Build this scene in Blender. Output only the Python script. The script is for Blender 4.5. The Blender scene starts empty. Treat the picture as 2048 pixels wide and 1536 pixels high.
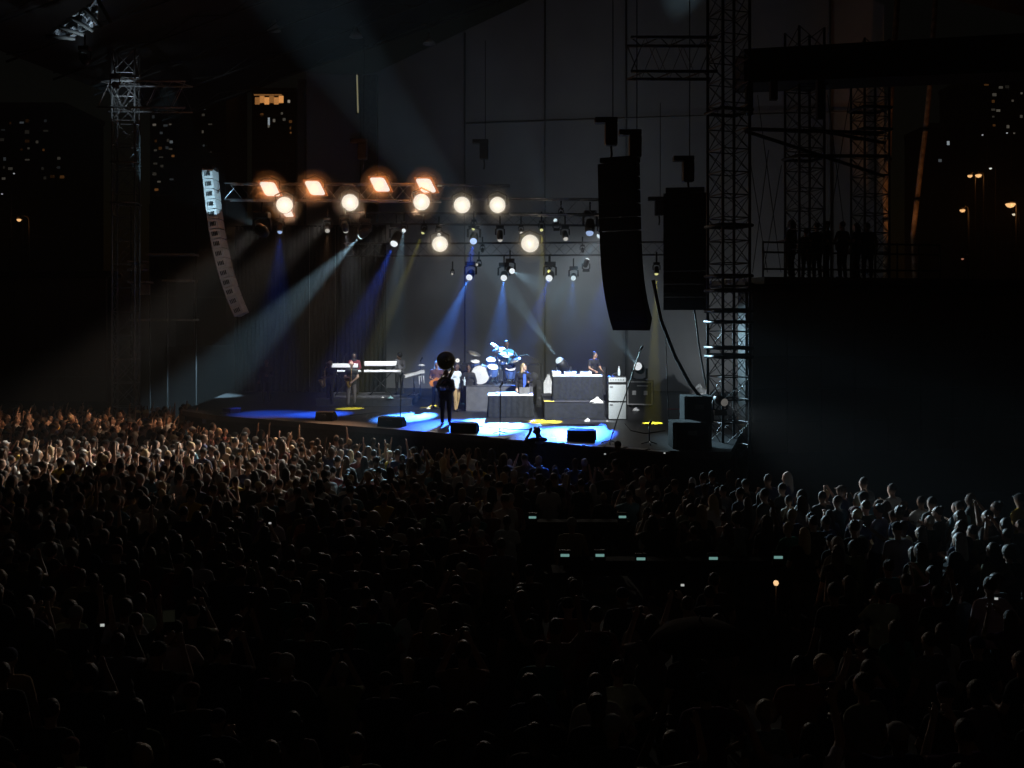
import bpy, bmesh, math, random
import numpy as np
from mathutils import Vector, Matrix, Euler, Quaternion

random.seed(11)
SC = bpy.context.scene
COL = SC.collection
R = math.radians

# ------------------------------------------------------------------ camera
F = 2000.0            # focal length in photo pixels (photo 2048 x 1536)
HZ = 636.0            # horizon row in the photo
H = 5.43              # eye height, metres
cam_d = bpy.data.cameras.new('camera')
cam = bpy.data.objects.new('camera', cam_d)
COL.objects.link(cam)
cam.location = (0, 0, H)
cam.rotation_euler = (R(90), 0, 0)
cam_d.sensor_width = 36.0
cam_d.lens = F / 2048.0 * 36.0
cam_d.shift_y = -(768.0 - HZ) / 2048.0
cam_d.clip_start = 0.1
cam_d.clip_end = 1500
SC.camera = cam

# ------------------------------------------------------------------ night sky
world = bpy.data.worlds.new('World')
SC.world = world
world.use_nodes = True
wn = world.node_tree.nodes
bg = wn['Background']
sky = wn.new('ShaderNodeTexSky')
sky.sky_type = 'NISHITA'
sky.sun_disc = False
sky.sun_elevation = R(1.0)
sky.sun_rotation = R(150)
world.node_tree.links.new(sky.outputs[0], bg.inputs[0])
bg.inputs[1].default_value = 0.0016

# ------------------------------------------------------------------ picture
SC.view_settings.view_transform = 'Standard'
SC.view_settings.look = 'None'
SC.view_settings.exposure = 0.0
SC.view_settings.gamma = 1.0
SC.view_settings.use_curve_mapping = False
cy = SC.cycles
cy.use_denoising = True
cy.denoiser = 'OPENIMAGEDENOISE'
cy.max_bounces = 4
cy.diffuse_bounces = 2
cy.glossy_bounces = 2
cy.transmission_bounces = 2
cy.volume_bounces = 0
cy.sample_clamp_indirect = 2.0
cy.use_adaptive_sampling = True
cy.adaptive_threshold = 0.004
cy.use_light_tree = True
cy.caustics_reflective = False
cy.caustics_refractive = False

HAZE = 0.0015
STAGE = 2.0          # stage floor height


def P(px, py, Y):
    """world point that stands Y metres deep behind photo pixel (px, py)"""
    return Vector(((px - 1024.0) * Y / F, Y, H - (py - HZ) * Y / F))


def G(px, py, z=0.0):
    """world point at height z under photo pixel (px, py)"""
    Y = F * (H - z) / (py - HZ)
    return Vector(((px - 1024.0) * Y / F, Y, z))


# ------------------------------------------------------------------ materials
MATS = {}


def mat(name, col, rough=0.6, metal=0.0, var=0.25, scale=6.0, bump=0.0, spec=0.5):
    if name in MATS:
        return MATS[name]
    m = bpy.data.materials.new(name)
    m.use_nodes = True
    nt = m.node_tree
    b = nt.nodes['Principled BSDF']
    b.inputs['Roughness'].default_value = rough
    b.inputs['Metallic'].default_value = metal
    b.inputs['Specular IOR Level'].default_value = spec
    tc = nt.nodes.new('ShaderNodeTexCoord')
    n = nt.nodes.new('ShaderNodeTexNoise')
    n.inputs['Scale'].default_value = scale
    n.inputs['Detail'].default_value = 5.0
    nt.links.new(tc.outputs['Object'], n.inputs['Vector'])
    ramp = nt.nodes.new('ShaderNodeValToRGB')
    ramp.color_ramp.elements[0].position = 0.3
    ramp.color_ramp.elements[1].position = 0.72
    ramp.color_ramp.elements[0].color = tuple(max(0.0, c * (1 - var)) for c in col[:3]) + (1,)
    ramp.color_ramp.elements[1].color = tuple(min(1.0, c * (1 + var)) for c in col[:3]) + (1,)
    nt.links.new(n.outputs['Fac'], ramp.inputs['Fac'])
    nt.links.new(ramp.outputs['Color'], b.inputs['Base Color'])
    if bump:
        bm_ = nt.nodes.new('ShaderNodeBump')
        bm_.inputs['Strength'].default_value = bump
        bm_.inputs['Distance'].default_value = 0.02
        nt.links.new(n.outputs['Fac'], bm_.inputs['Height'])
        nt.links.new(bm_.outputs['Normal'], b.inputs['Normal'])
    MATS[name] = m
    return m


def emit(name, col, strength):
    if name in MATS:
        return MATS[name]
    m = bpy.data.materials.new(name)
    m.use_nodes = True
    nt = m.node_tree
    b = nt.nodes['Principled BSDF']
    b.inputs['Base Color'].default_value = (0.02, 0.02, 0.02, 1)
    b.inputs['Roughness'].default_value = 0.3
    b.inputs['Emission Color'].default_value = tuple(col) + (1,)
    b.inputs['Emission Strength'].default_value = strength
    m.cycles.emission_sampling = 'NONE'
    MATS[name] = m
    return m


def cloth_by_object(name, rough=0.85):
    """cloth that takes its colour from the object that wears it"""
    m = bpy.data.materials.new(name)
    m.use_nodes = True
    nt = m.node_tree
    b = nt.nodes['Principled BSDF']
    b.inputs['Roughness'].default_value = rough
    b.inputs['Specular IOR Level'].default_value = 0.25
    oi = nt.nodes.new('ShaderNodeObjectInfo')
    tc = nt.nodes.new('ShaderNodeTexCoord')
    n = nt.nodes.new('ShaderNodeTexNoise')
    n.inputs['Scale'].default_value = 14.0
    nt.links.new(tc.outputs['Object'], n.inputs['Vector'])
    mr = nt.nodes.new('ShaderNodeMapRange')
    mr.inputs['To Min'].default_value = 0.75
    mr.inputs['To Max'].default_value = 1.2
    nt.links.new(n.outputs['Fac'], mr.inputs['Value'])
    mx = nt.nodes.new('ShaderNodeMix')
    mx.data_type = 'RGBA'
    mx.blend_type = 'MULTIPLY'
    mx.inputs['Factor'].default_value = 1.0
    nt.links.new(oi.outputs['Color'], mx.inputs['A'])
    nt.links.new(mr.outputs['Result'], mx.inputs['B'])
    nt.links.new(mx.outputs['Result'], b.inputs['Base Color'])
    bp = nt.nodes.new('ShaderNodeBump')
    bp.inputs['Strength'].default_value = 0.3
    bp.inputs['Distance'].default_value = 0.01
    nt.links.new(n.outputs['Fac'], bp.inputs['Height'])
    nt.links.new(bp.outputs['Normal'], b.inputs['Normal'])
    MATS[name] = m
    return m


black = mat('black_paint', (0.012, 0.012, 0.013), 0.55)
blackcab = mat('speaker_black', (0.010, 0.010, 0.011), 0.75, var=0.15, scale=30)
dark = mat('dark_steel', (0.035, 0.036, 0.038), 0.5, 0.6)
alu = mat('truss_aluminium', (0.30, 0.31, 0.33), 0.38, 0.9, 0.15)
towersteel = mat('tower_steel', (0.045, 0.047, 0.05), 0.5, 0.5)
drape = mat('black_cloth', (0.024, 0.026, 0.030), 0.95, 0, 0.3, 9, 0.4, 0.2)
riser = mat('riser_cloth', (0.03, 0.032, 0.036), 0.95, 0, 0.25, 7, 0.4, 0.2)
deckm = mat('stage_deck', (0.019, 0.0195, 0.022), 0.5, 0, 0.3, 1.3, 0.15, 0.35)
wallm = mat('wall_membrane', (0.30, 0.305, 0.31), 0.9, 0, 0.14, 0.35, 0.5, 0.2)
seamm = mat('wall_seam', (0.20, 0.205, 0.21), 0.9, 0, 0.1)
whitep = mat('white_panel', (0.8, 0.8, 0.8), 0.5, 0, 0.05)
whitecl = mat('white_cloth', (0.75, 0.74, 0.72), 0.9, 0, 0.1, 10, 0.5)
chrome = mat('chrome', (0.6, 0.6, 0.62), 0.2, 1.0, 0.1)
brass = mat('brass', (0.45, 0.30, 0.10), 0.3, 1.0, 0.2)
rubber = mat('rubber', (0.012, 0.012, 0.012), 0.8)
asphalt = mat('ground_asphalt', (0.013, 0.013, 0.0135), 0.9, 0, 0.35, 2.0, 0.3)
screenm = mat('video_panel', (0.060, 0.040, 0.028), 0.6, 0, 0.08, 1.0)
concrete = mat('concrete', (0.12, 0.11, 0.10), 0.9, 0, 0.2, 2.0)
roofm = mat('roof_sheet', (0.02, 0.021, 0.021), 0.8, 0, 0.3, 1.0)
greycab = mat('cabinet_grey', (0.34, 0.34, 0.34), 0.6, 0, 0.1, 10)
tolex = mat('grille_silver', (0.50, 0.54, 0.54), 0.8, 0, 0.1, 60, 0.3)
skin_mats = [mat('skin_dark', (0.10, 0.055, 0.035), 0.5, 0, 0.1, 20),
             mat('skin_tan', (0.30, 0.17, 0.11), 0.5, 0, 0.1, 20),
             mat('skin_light', (0.48, 0.31, 0.23), 0.5, 0, 0.1, 20)]
hair_mats = {'black': mat('hair_black', (0.012, 0.010, 0.010), 0.5, 0, 0.5, 60, 0.6),
             'brown': mat('hair_brown', (0.05, 0.028, 0.016), 0.5, 0, 0.5, 60, 0.6),
             'blond': mat('hair_blond', (0.42, 0.32, 0.18), 0.5, 0, 0.3, 60, 0.6),
             'grey': mat('hair_grey', (0.35, 0.34, 0.33), 0.5, 0, 0.3, 60, 0.6)}
shirt_m = cloth_by_object('shirt_cloth')
trouser_m = cloth_by_object('trouser_cloth')
cap_m = cloth_by_object('cap_cloth')

# ------------------------------------------------------------------ mesh tools


def tag(o, label=None, cat=None, group=None, kind=None):
    if label:
        o['label'] = label
    if cat:
        o['category'] = cat
    if group:
        o['group'] = group
    if kind:
        o['kind'] = kind
    return o


def empty(name, loc=(0, 0, 0), rz=0.0, label=None, cat=None, group=None):
    o = bpy.data.objects.new(name, None)
    o.empty_display_size = 0.2
    COL.objects.link(o)
    o.location = loc
    o.rotation_euler = (0, 0, rz)
    return tag(o, label, cat, group)


class MB:
    """collects faces; build() links them as ONE mesh object"""

    def __init__(self):
        self.v = []
        self.f = []
        self.s = []

    def add(self, vs, fs, smooth=False):
        b = len(self.v)
        self.v += [tuple(p) for p in vs]
        self.f += [tuple(b + i for i in f) for f in fs]
        self.s += [smooth] * len(fs)
        return self

    def box(self, c, s, rot=None):
        hx, hy, hz = s[0] / 2, s[1] / 2, s[2] / 2
        vs = [Vector((x, y, z)) for x in (-hx, hx) for y in (-hy, hy) for z in (-hz, hz)]
        if rot is not None:
            vs = [rot @ p for p in vs]
        c = Vector(c)
        return self.add([c + p for p in vs], [(0, 1, 3, 2), (4, 6, 7, 5), (0, 4, 5, 1), (2, 3, 7, 6), (0, 2, 6, 4), (1, 5, 7, 3)])

    def bevbox(self, c, s, b=0.02, rot=None):
        """box with chamfered edges, one closed shell"""
        bm = bmesh.new()
        bmesh.ops.create_cube(bm, size=1.0)
        for v in bm.verts:
            v.co = Vector((v.co.x * s[0], v.co.y * s[1], v.co.z * s[2]))
        bmesh.ops.bevel(bm, geom=bm.edges[:], offset=b, segments=2, affect='EDGES', profile=0.6)
        bm.verts.index_update()
        c = Vector(c)
        vs = [c + ((rot @ v.co) if rot is not None else v.co) for v in bm.verts]
        fs = [tuple(v.index for v in f.verts) for f in bm.faces]
        bm.free()
        return self.add(vs, fs)

    def tube(self, pts, r, n=8, closed=False, cap=True):
        pts = [Vector(p) for p in pts]
        rs = r if isinstance(r, (list, tuple)) else [r] * len(pts)
        m = len(pts)
        vs, fs = [], []
        up = None
        for i, p in enumerate(pts):
            a = pts[(i - 1) % m] if (closed or i > 0) else pts[i]
            b = pts[(i + 1) % m] if (closed or i < m - 1) else pts[i]
            t = (b - a)
            if t.length < 1e-9:
                t = Vector((0, 0, 1))
            t.normalize()
            if up is None:
                up = Vector((0, 0, 1)) if abs(t.z) < 0.9 else Vector((1, 0, 0))
            x = up - t * up.dot(t)
            if x.length < 1e-6:
                x = t.orthogonal()
            x.normalize()
            up = x
            y = t.cross(x)
            for k in range(n):
                a_ = 2 * math.pi * k / n
                vs.append(p + (x * math.cos(a_) + y * math.sin(a_)) * rs[i])
        for i in range(m if closed else m - 1):
            j = (i + 1) % m
            for k in range(n):
                k2 = (k + 1) % n
                fs.append((i * n + k, i * n + k2, j * n + k2, j * n + k))
        if cap and not closed:
            fs.append(tuple(range(n - 1, -1, -1)))
            fs.append(tuple((m - 1) * n + k for k in range(n)))
        return self.add(vs, fs, n > 5)

    def lathe(self, prof, n=20, origin=(0, 0, 0), axis=(0, 0, 1), cap=True):
        """prof: (radius, height) along axis"""
        q = Vector((0, 0, 1)).rotation_difference(Vector(axis).normalized())
        o = Vector(origin)
        vs, fs = [], []
        for r_, h_ in prof:
            for k in range(n):
                a = 2 * math.pi * k / n
                vs.append(o + q @ Vector((r_ * math.cos(a), r_ * math.sin(a), h_)))
        for i in range(len(prof) - 1):
            for k in range(n):
                k2 = (k + 1) % n
                fs.append((i * n + k, i * n + k2, (i + 1) * n + k2, (i + 1) * n + k))
        if cap:
            fs.append(tuple(range(n - 1, -1, -1)))
            fs.append(tuple((len(prof) - 1) * n + k for k in range(n)))
        return self.add(vs, fs, True)

    def prism(self, poly, d, origin=(0, 0, 0), ux=(1, 0, 0), uy=(0, 0, 1)):
        """closed outline poly (2D) thickened by d"""
        o, ux, uy = Vector(origin), Vector(ux).normalized(), Vector(uy).normalized()
        nrm = ux.cross(uy)
        n = len(poly)
        vs = [o + ux * a + uy * b + nrm * s for s in (-d / 2, d / 2) for a, b in poly]
        fs = [tuple(range(n - 1, -1, -1)), tuple(range(n, 2 * n))]
        fs += [(i, (i + 1) % n, n + (i + 1) % n, n + i) for i in range(n)]
        return self.add(vs, fs)

    def mesh(self, name, m):
        me = bpy.data.meshes.new(name)
        me.from_pydata(self.v, [], self.f)
        me.polygons.foreach_set('use_smooth', self.s)
        if m:
            me.materials.append(m)
        me.update()
        return me

    def build(self, name, m, parent=None, loc=None):
        me = self.mesh(name, m)
        bm = bmesh.new()
        bm.from_mesh(me)
        bmesh.ops.recalc_face_normals(bm, faces=bm.faces)
        bm.to_mesh(me)
        bm.free()
        return link(name, me, parent, loc)


def link(name, me, parent=None, loc=None):
    o = bpy.data.objects.new(name, me)
    COL.objects.link(o)
    if parent:
        o.parent = parent
    if loc is not None:
        o.location = loc
    return o


def copy_tree(o, parent=None):
    c = o.copy()
    COL.objects.link(c)
    c.parent = parent
    for ch in list(o.children):
        copy_tree(ch, c)
    return c


def sag(a, b, d, n=12):
    a, b = Vector(a), Vector(b)
    return [a.lerp(b, t / n) + Vector((0, 0, -d * 4 * (t / n) * (1 - t / n))) for t in range(n + 1)]


def truss(name, p0, p1, w, hgt, m, label, cat='truss', bay=0.6, rc=0.028, rl=0.014, group=None, cross=False, roll=0.0, bands=()):
    """box truss or lattice tower: four chords, laced on each side"""
    p0, p1 = Vector(p0), Vector(p1)
    ax = (p1 - p0)
    L = ax.length
    ax.normalize()
    up = Vector((0, 0, 1)) if abs(ax.z) < 0.9 else Vector((0, 1, 0))
    sx = ax.cross(up).normalized()
    sy = sx.cross(ax).normalized()
    if roll:
        q = Quaternion(ax, roll)
        sx, sy = q @ sx, q @ sy
    t = empty(name, p0, 0, label, cat, group)
    cs = [(-w / 2, -hgt / 2), (w / 2, -hgt / 2), (w / 2, hgt / 2), (-w / 2, hgt / 2)]
    n = max(2, round(L / bay))
    pt = lambda k, s: sx * cs[k][0] + sy * cs[k][1] + ax * s
    for k in range(4):
        MB().tube([pt(k, 0), pt(k, L)], rc, 7).build('chord', m, t)
    for k in range(4):
        k2 = (k + 1) % 4
        pts = [pt(k if i % 2 == 0 else k2, L * i / n) for i in range(n + 1)]
        MB().tube(pts, rl, 5).build('lacing', m, t)
        if cross:
            pts = [pt(k2 if i % 2 == 0 else k, L * i / n) for i in range(n + 1)]
            MB().tube(pts, rl, 5).build('lacing', m, t)
    if cross:
        for i in range(1, n):
            MB().tube([pt(k, L * i / n) for k in range(4)], rl * 1.2, 5, closed=True).build('ring_brace', m, t)
    for s, th in bands:
        b = MB()
        q = [pt(k, s) * 1.0 for k in range(4)]
        c = sum(q, Vector()) / 4
        ring = [c + (p - c) * 1.12 for p in q]
        b.tube(ring, th, 6, closed=True).build('clamp_band', m, t)
    return t

# ================================================================== SETTING
# ground
MB().add([(-230, -8, 0), (230, -8, 0), (230, 300, 0), (-230, 300, 0)], [(0, 1, 2, 3)]).build('ground', asphalt)
tag(bpy.data.objects['ground'], kind='structure')

# haze: one closed box of even, thin stage fog round everything
hz = MB().box((0, 145, 44), (480, 330, 90)).build('haze', None)
tag(hz, 'thin stage fog filling the night air', kind='stuff')
hm = bpy.data.materials.new('haze')
hm.use_nodes = True
hm.node_tree.nodes.remove(hm.node_tree.nodes['Principled BSDF'])
pv = hm.node_tree.nodes.new('ShaderNodeVolumePrincipled')
pv.inputs['Color'].default_value = (0.92, 0.95, 1.0, 1)
pv.inputs['Density'].default_value = HAZE
pv.inputs['Anisotropy'].default_value = 0.0
hm.node_tree.links.new(pv.outputs[0], hm.node_tree.nodes['Material Output'].inputs['Volume'])
hz.data.materials.append(hm)

# stage slab -------------------------------------------------------
FA, FB = G(432, 831, STAGE), G(1352, 902, STAGE)     # front edge, far-left and near-right corner
front = (FB - FA)
front.z = 0
flen = front.length
fdir = front.normalized()
fnrm = Vector((fdir.y, -fdir.x, 0))                   # towards the audience
stage_poly = [FA, FB, Vector((5.6, 25.6, STAGE)), Vector((11.5, 46.2, STAGE)), Vector((-13.5, 50.4, STAGE)), Vector((-12.2, 37.0, STAGE))]
n = len(stage_poly)
st = MB()
st.add([tuple(p) for p in stage_poly] + [(p.x, p.y, 1.82) for p in stage_poly],
       [tuple(range(n)), tuple(range(2 * n - 1, n - 1, -1))] + [(i, (i + 1) % n, n + (i + 1) % n, n + i) for i in range(n)])
stage = tag(st.build('stage_floor', deckm), kind='structure')
sk = MB()
inner = [Vector((p.x, p.y, 0)) for p in stage_poly]
cx_ = sum(inner, Vector()) / n
ins = [cx_ + (p - cx_) * 0.985 for p in inner]
sk.add([(p.x, p.y, 1.815) for p in ins] + [(p.x, p.y, 0) for p in ins], [(i, (i + 1) % n, n + (i + 1) % n, n + i) for i in range(n)])
tag(sk.build('stage_skirt', drape), kind='structure')
# deck panels showing their edges along the near end of the stage lip
for i in range(9):
    a = FB - fdir * (0.15 + i * 0.62)
    q = MB()
    rot = Matrix.Rotation(math.atan2(fdir.y, fdir.x), 3, 'Z')
    q.bevbox(a - fdir * 0.28 + fnrm * 0.13 + Vector((0, 0, -0.03 + 0.012 * ((i * 7) % 3))), (0.56, 0.30, 0.05), 0.008, rot)
    q.build('deck_panel', mat('deck_panel_grey', (0.16, 0.16, 0.17), 0.6), stage)

# back wall of the hall: pitched membrane with seams and columns -----
def wallY(X):
    return 48.2 - 0.175 * X


def W(px, py, off=0.0):
    """point on the back wall plane behind pixel"""
    k = (px - 1024.0) / F
    Y = 48.2 / (1 + 0.175 * k) - off
    return Vector((k * Y, Y, H - (py - HZ) * Y / F))


wall = empty('hall_wall', W(1024, 800), 0, 'tall grey gabled fabric wall behind the stage with seams', 'wall')
wo = wall.location
prof = [(612, 800), (1768, 800), (1768, 10), (1500, -105), (1330, -125), (1060, 0), (762, 140), (722, 150), (612, 146)]
wp = [W(a, b) for a, b in prof]
wp[0].z = wp[1].z = 0
fw = MB()
back = Vector((0.17, 0.98, 0)) * 0.3
m_ = len(wp)
fw.add([p - wo for p in wp] + [p + back - wo for p in wp],
       [tuple(range(m_)), tuple(range(2 * m_ - 1, m_ - 1, -1))] + [(i, m_ + i, m_ + (i + 1) % m_, (i + 1) % m_) for i in range(m_)])
fw.build('membrane', wallm, wall)


def wallstrip(pts, r, m, name):
    MB().tube([p - wo for p in pts], r, 6).build(name, m, wall)


wallstrip([W(928, 247, .08), W(1765, 221, .08)], 0.035, seamm, 'seam')
for px, top in ((1090, -10), (1252, -70), (930, 66), (1660, -40)):
    wallstrip([W(px, 798, .08), W(px, top, .08)], 0.04, seamm, 'seam')
MB().box(W(738, 480, .2) - wo, (0.85, 0.3, 16.2), Matrix.Rotation(-0.173, 3, 'Z')).build('column', mat('column_dark', (0.09, 0.085, 0.08), 0.9), wall)
MB().box(W(604, 480, .2) - wo, (0.35, 0.3, 16.0), Matrix.Rotation(-0.173, 3, 'Z')).build('column', mat('column_dark', (0.09, 0.085, 0.08), 0.9), wall)

# light slit, a gap in the wall imitated by a glowing tube
t = empty('light_slit', W(716, 225, .3), 0, 'thin vertical yellowish wall slit high by the dark column, made as glowing tube', 'lamp')
MB().tube([Vector((0, 0, 0)), W(714, 150, .3) - t.location], 0.035, 8).build('tube', emit('slit_glow', (0.85, 0.78, 0.45), 0.20), t)
MB().box((W(714, 187, .3) - t.location) * 1.0 + Vector((0, 0.10, 0)), (0.14, 0.06, 2.0)).build('slit_back', dark, t)

# pitched roof over the stage ----------------------------------------
nrm = Vector((-0.17, -0.985, 0)).normalized()
ridge = W(1330, -128) + Vector((0, 0, 0.2))
eaveL = W(560, 168) + Vector((-5.5, 1.0, -1.6))
eaveR = W(1800, 20) + Vector((6, -1, -0.8))
roof = empty('hall_roof', ridge, 0, 'dark pitched roof over the stage with lattice girders', 'roof')
DEP = 17.0
for a, nm in ((eaveL, 'roof_slope'), (eaveR, 'roof_slope')):
    q = MB()
    c4 = [ridge, a, a + nrm * DEP, ridge + nrm * DEP]
    q.add([p - ridge for p in c4] + [p - ridge + Vector((0, 0, 0.25)) for p in c4],
          [(0, 1, 2, 3), (7, 6, 5, 4), (0, 4, 5, 1), (1, 5, 6, 2), (2, 6, 7, 3), (3, 7, 4, 0)])
    q.build(nm, roofm, roof)
for i in range(6):
    d = nrm * (1.5 + i * 2.9)
    a, b = eaveL + d, ridge + d
    nn = 16
    lo = Vector((0, 0, -1.1))
    q = MB()
    q.tube([a - ridge + lo * 0.3, b - ridge + lo], 0.05, 5).build('girder_chord', towersteel, roof)
    pts = []
    for k in range(nn + 1):
        p = a.lerp(b, k / nn) - ridge
        pts.append(p + (lo * (0.3 + 0.7 * k / nn) if k % 2 else Vector((0, 0, -0.06))))
    MB().tube(pts, 0.03, 5).build('girder_lacing', towersteel, roof)

# torn shiny roof sheet at the left edge
t = empty('roof_sheet', P(150, 40, 32), 0, 'crumpled pale shiny sheet lit at the roof edge, top left corner', 'sheet')
rs_ = random.Random(5)
gx, gy = 13, 7
vs = []
for j in range(gy):
    for i in range(gx):
        u, v = i / (gx - 1), j / (gy - 1)
        px = 96 + 100 * u + 40 * v * (1 - u)
        py = 66 - 70 * u + 52 * v * (0.25 + u * 0.75)
        vs.append(P(px, py, 32 + rs_.uniform(-0.4, 0.4)) - t.location)
fs = [(j * gx + i, j * gx + i + 1, (j + 1) * gx + i + 1, (j + 1) * gx + i) for j in range(gy - 1) for i in range(gx - 1)]
q = MB().add(vs, fs)
sh = q.build('sheet', mat('foil_sheet', (0.5, 0.53, 0.57), 0.35, 0.6, 0.6, 3.0, 0.6), t)
sm_ = sh.modifiers.new('thick', 'SOLIDIFY')
sm_.thickness = 0.02
for k in range(5):
    a, b = P(92 + 26 * k, 72 - 18 * k, 31.4), P(150 + 18 * k, 78 - 8 * k, 31.4)
    MB().tube([a - t.location, b - t.location], 0.06, 6).build('purlin', roofm, t)

# bell-shaped pendant lamps under the roof (unlit)
pend = [(357, 44, 41.0, 'leftmost'), (548, 57, 43.0, 'second from left'), (712, 70, 45.0, 'third from left'), (858, 84, 46.5, 'rightmost')]
for px, py, Y, wd in pend:
    t = empty('pendant_lamp', P(px, py, Y), 0, f'unlit grey bell-shaped pendant lamp under the roof, {wd} of four', 'lamp', 'bell pendant lamps under the roof')
    MB().lathe([(0.05, 0.42), (0.09, 0.30), (0.12, 0.18), (0.22, 0.08), (0.30, -0.10), (0.28, -0.10), (0.20, 0.06), (0.04, 0.15)], 18).build('shade', mat('lamp_enamel', (0.25, 0.25, 0.26), 0.4), t)
    MB().tube([(0, 0, 0.40), (0, 0, 2.2)], 0.02, 6).build('rod', dark, t)

# lattice towers ------------------------------------------------------
def X_at(px, Y):
    return (px - 1024.0) * Y / F


bands = [(z, 0.05) for z in (6.6, 6.2, 5.62, 5.32, 4.6, 4.35, 8.0, 11.2)]
truss('lattice_tower', (X_at(1457, 28), 28, 0), (X_at(1457, 28), 28, 15.8), 0.84, 0.84, towersteel,
      'tall lattice tower right of the big hanging speaker column', 'tower', 0.62, 0.042, 0.016, 'lattice towers', True, R(18), bands)
truss('lattice_tower', (X_at(1609, 30.5), 30.5, 6.3), (X_at(1609, 30.5), 30.5, 14.2), 0.84, 0.84, towersteel,
      'middle lattice tower rising behind the people on the platform', 'tower', 0.62, 0.04, 0.016, 'lattice towers', True, R(14), [(4.0, .05), (6.2, .05)])
truss('lattice_tower', (X_at(1740, 32.5), 32.5, 6.3), (X_at(1740, 32.5), 32.5, 14.4), 0.86, 0.86, towersteel,
      'rightmost lattice tower beside the orange-lit poles', 'tower', 0.62, 0.04, 0.016, 'lattice towers', True, R(10), [(5.2, .05), (5.9, .05)])
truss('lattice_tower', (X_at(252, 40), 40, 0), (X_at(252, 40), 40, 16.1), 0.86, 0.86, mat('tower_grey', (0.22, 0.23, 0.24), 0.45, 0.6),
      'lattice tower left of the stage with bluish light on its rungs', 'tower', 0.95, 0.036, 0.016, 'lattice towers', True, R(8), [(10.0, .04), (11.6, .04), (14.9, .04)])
# cross beams at tower heads
truss('lattice_beam', P(1258, 117, 28.2), P(1428, 117, 28.2), 0.9, 0.95, towersteel,
      'short dark lattice beam reaching left from the right tower head', 'beam', 0.42, 0.045, 0.022)
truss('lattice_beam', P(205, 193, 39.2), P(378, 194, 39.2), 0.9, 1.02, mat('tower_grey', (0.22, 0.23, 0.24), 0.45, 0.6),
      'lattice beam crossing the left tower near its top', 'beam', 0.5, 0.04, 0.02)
t = empty('roof_beam', P(1500, 130, 29), 0, 'massive dark box beam above the right hand towers', 'beam')
q = MB()
a0, a1 = P(1488, 98, 29.2), P(2120, 62, 31.0)
b0, b1 = P(1488, 165, 29.2), P(2120, 140, 31.0)
dd = Vector((0, 1.4, 0))
vv = [a0, a1, b1, b0, a0 + dd, a1 + dd, b1 + dd, b0 + dd]
q.add([p - t.location for p in vv], [(0, 1, 2, 3), (7, 6, 5, 4), (0, 4, 5, 1), (3, 2, 6, 7), (0, 3, 7, 4), (1, 5, 6, 2)])
q.build('fascia', roofm, t)
for px, l in ((1547, 200), (1498, 230), (1640, 238)):
    a = P(px, 160, 29.4)
    b = P(px, l, 29.4)
    MB().box((a + b) / 2 - t.location, (0.2, 0.2, (a - b).length)).build('hanger', roofm, t)
for a, b, nm in (((1490, 258, 28.5), (1765, 266, 32.0), 'upper horizontal'), ((1490, 262, 28.6), (1768, 352, 32.0), 'upper sloping'),
                 ((1640, 312, 30.6), (1775, 312, 32.2), 'lower horizontal'), ((1620, 258, 30.8), (1770, 286, 32.2), 'short sloping')):
    a, b = P(*a), P(*b)
    o = MB().tube([Vector(), b - a], 0.055, 8).build('brace_pipe', towersteel, None, a)
    tag(o, f'{nm} dark brace pipe between the right hand towers', 'pipe', 'brace pipes between the towers')
for k, (a, b) in enumerate((((1497, 300), (1535, 545)), ((1537, 300), (1505, 545)), ((1563, 330), (1527, 545)), ((1515, 190), (1562, 545)),
                            ((1655, 190), (1690, 470)), ((1700, 190), (1655, 470)))):
    pa, pb = P(a[0], a[1], 29.6), P(b[0], b[1], 29.6)
    o = MB().tube([Vector(), pb - pa], 0.012, 5).build('guy_wire', dark, None, pa)
    tag(o, f'thin dark guy wire slanting above the right platform, number {("one","two","three","four","five","six")[k]} from the tower', 'wire', 'guy wires')

# side video walls ------------------------------------------------------
def video_wall(name, c0, c1, top, bot, label, nx, nz, depth=0.5):
    """switched-off LED wall: panels on a frame"""
    c0, c1 = Vector(c0), Vector(c1)
    t = empty(name, (c0.x, c0.y, 0), 0, label, 'screen', 'side video walls')
    u = (c1 - c0)
    L = u.length
    u.normalize()
    pw, ph = L / nx, (top - bot) / nz
    rot = Matrix.Rotation(math.atan2(u.y, u.x), 3, 'Z')
    me = MB().bevbox((0, 0, 0), (pw - 0.012, 0.12, ph - 0.012), 0.01).mesh('panel', screenm)
    for i in range(nx):
        for k in range(nz):
            o = link('panel', me, t, u * (pw * (i + .5)) + Vector((0, 0, bot + ph * (k + .5))))
            o.rotation_euler = (0, 0, math.atan2(u.y, u.x))
    bk = Vector((-u.y, u.x, 0))
    MB().box(u * (L / 2) + bk * 0.35 + Vector((0, 0, (top + 0.3) / 2)), (L + 0.3, 0.5, top + 0.3), rot).build('support_frame', black, t)
    MB().box(u * (L / 2) + bk * 0.2 + Vector((0, 0, top + 0.10)), (L + 0.5, 1.0, 0.16), rot).build('top_rail', black, t)
    return t


video_wall('video_wall', P(1503, 700, 29.4), P(2090, 700, 31.5), 6.20, 1.45, 'large dark brown switched-off video wall right of the stage', 9, 5)
video_wall('video_wall', P(-60, 700, 44), P(214, 700, 43.0), 7.15, 1.8, 'dark brown switched-off video wall left of the stage', 6, 5)

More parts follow.
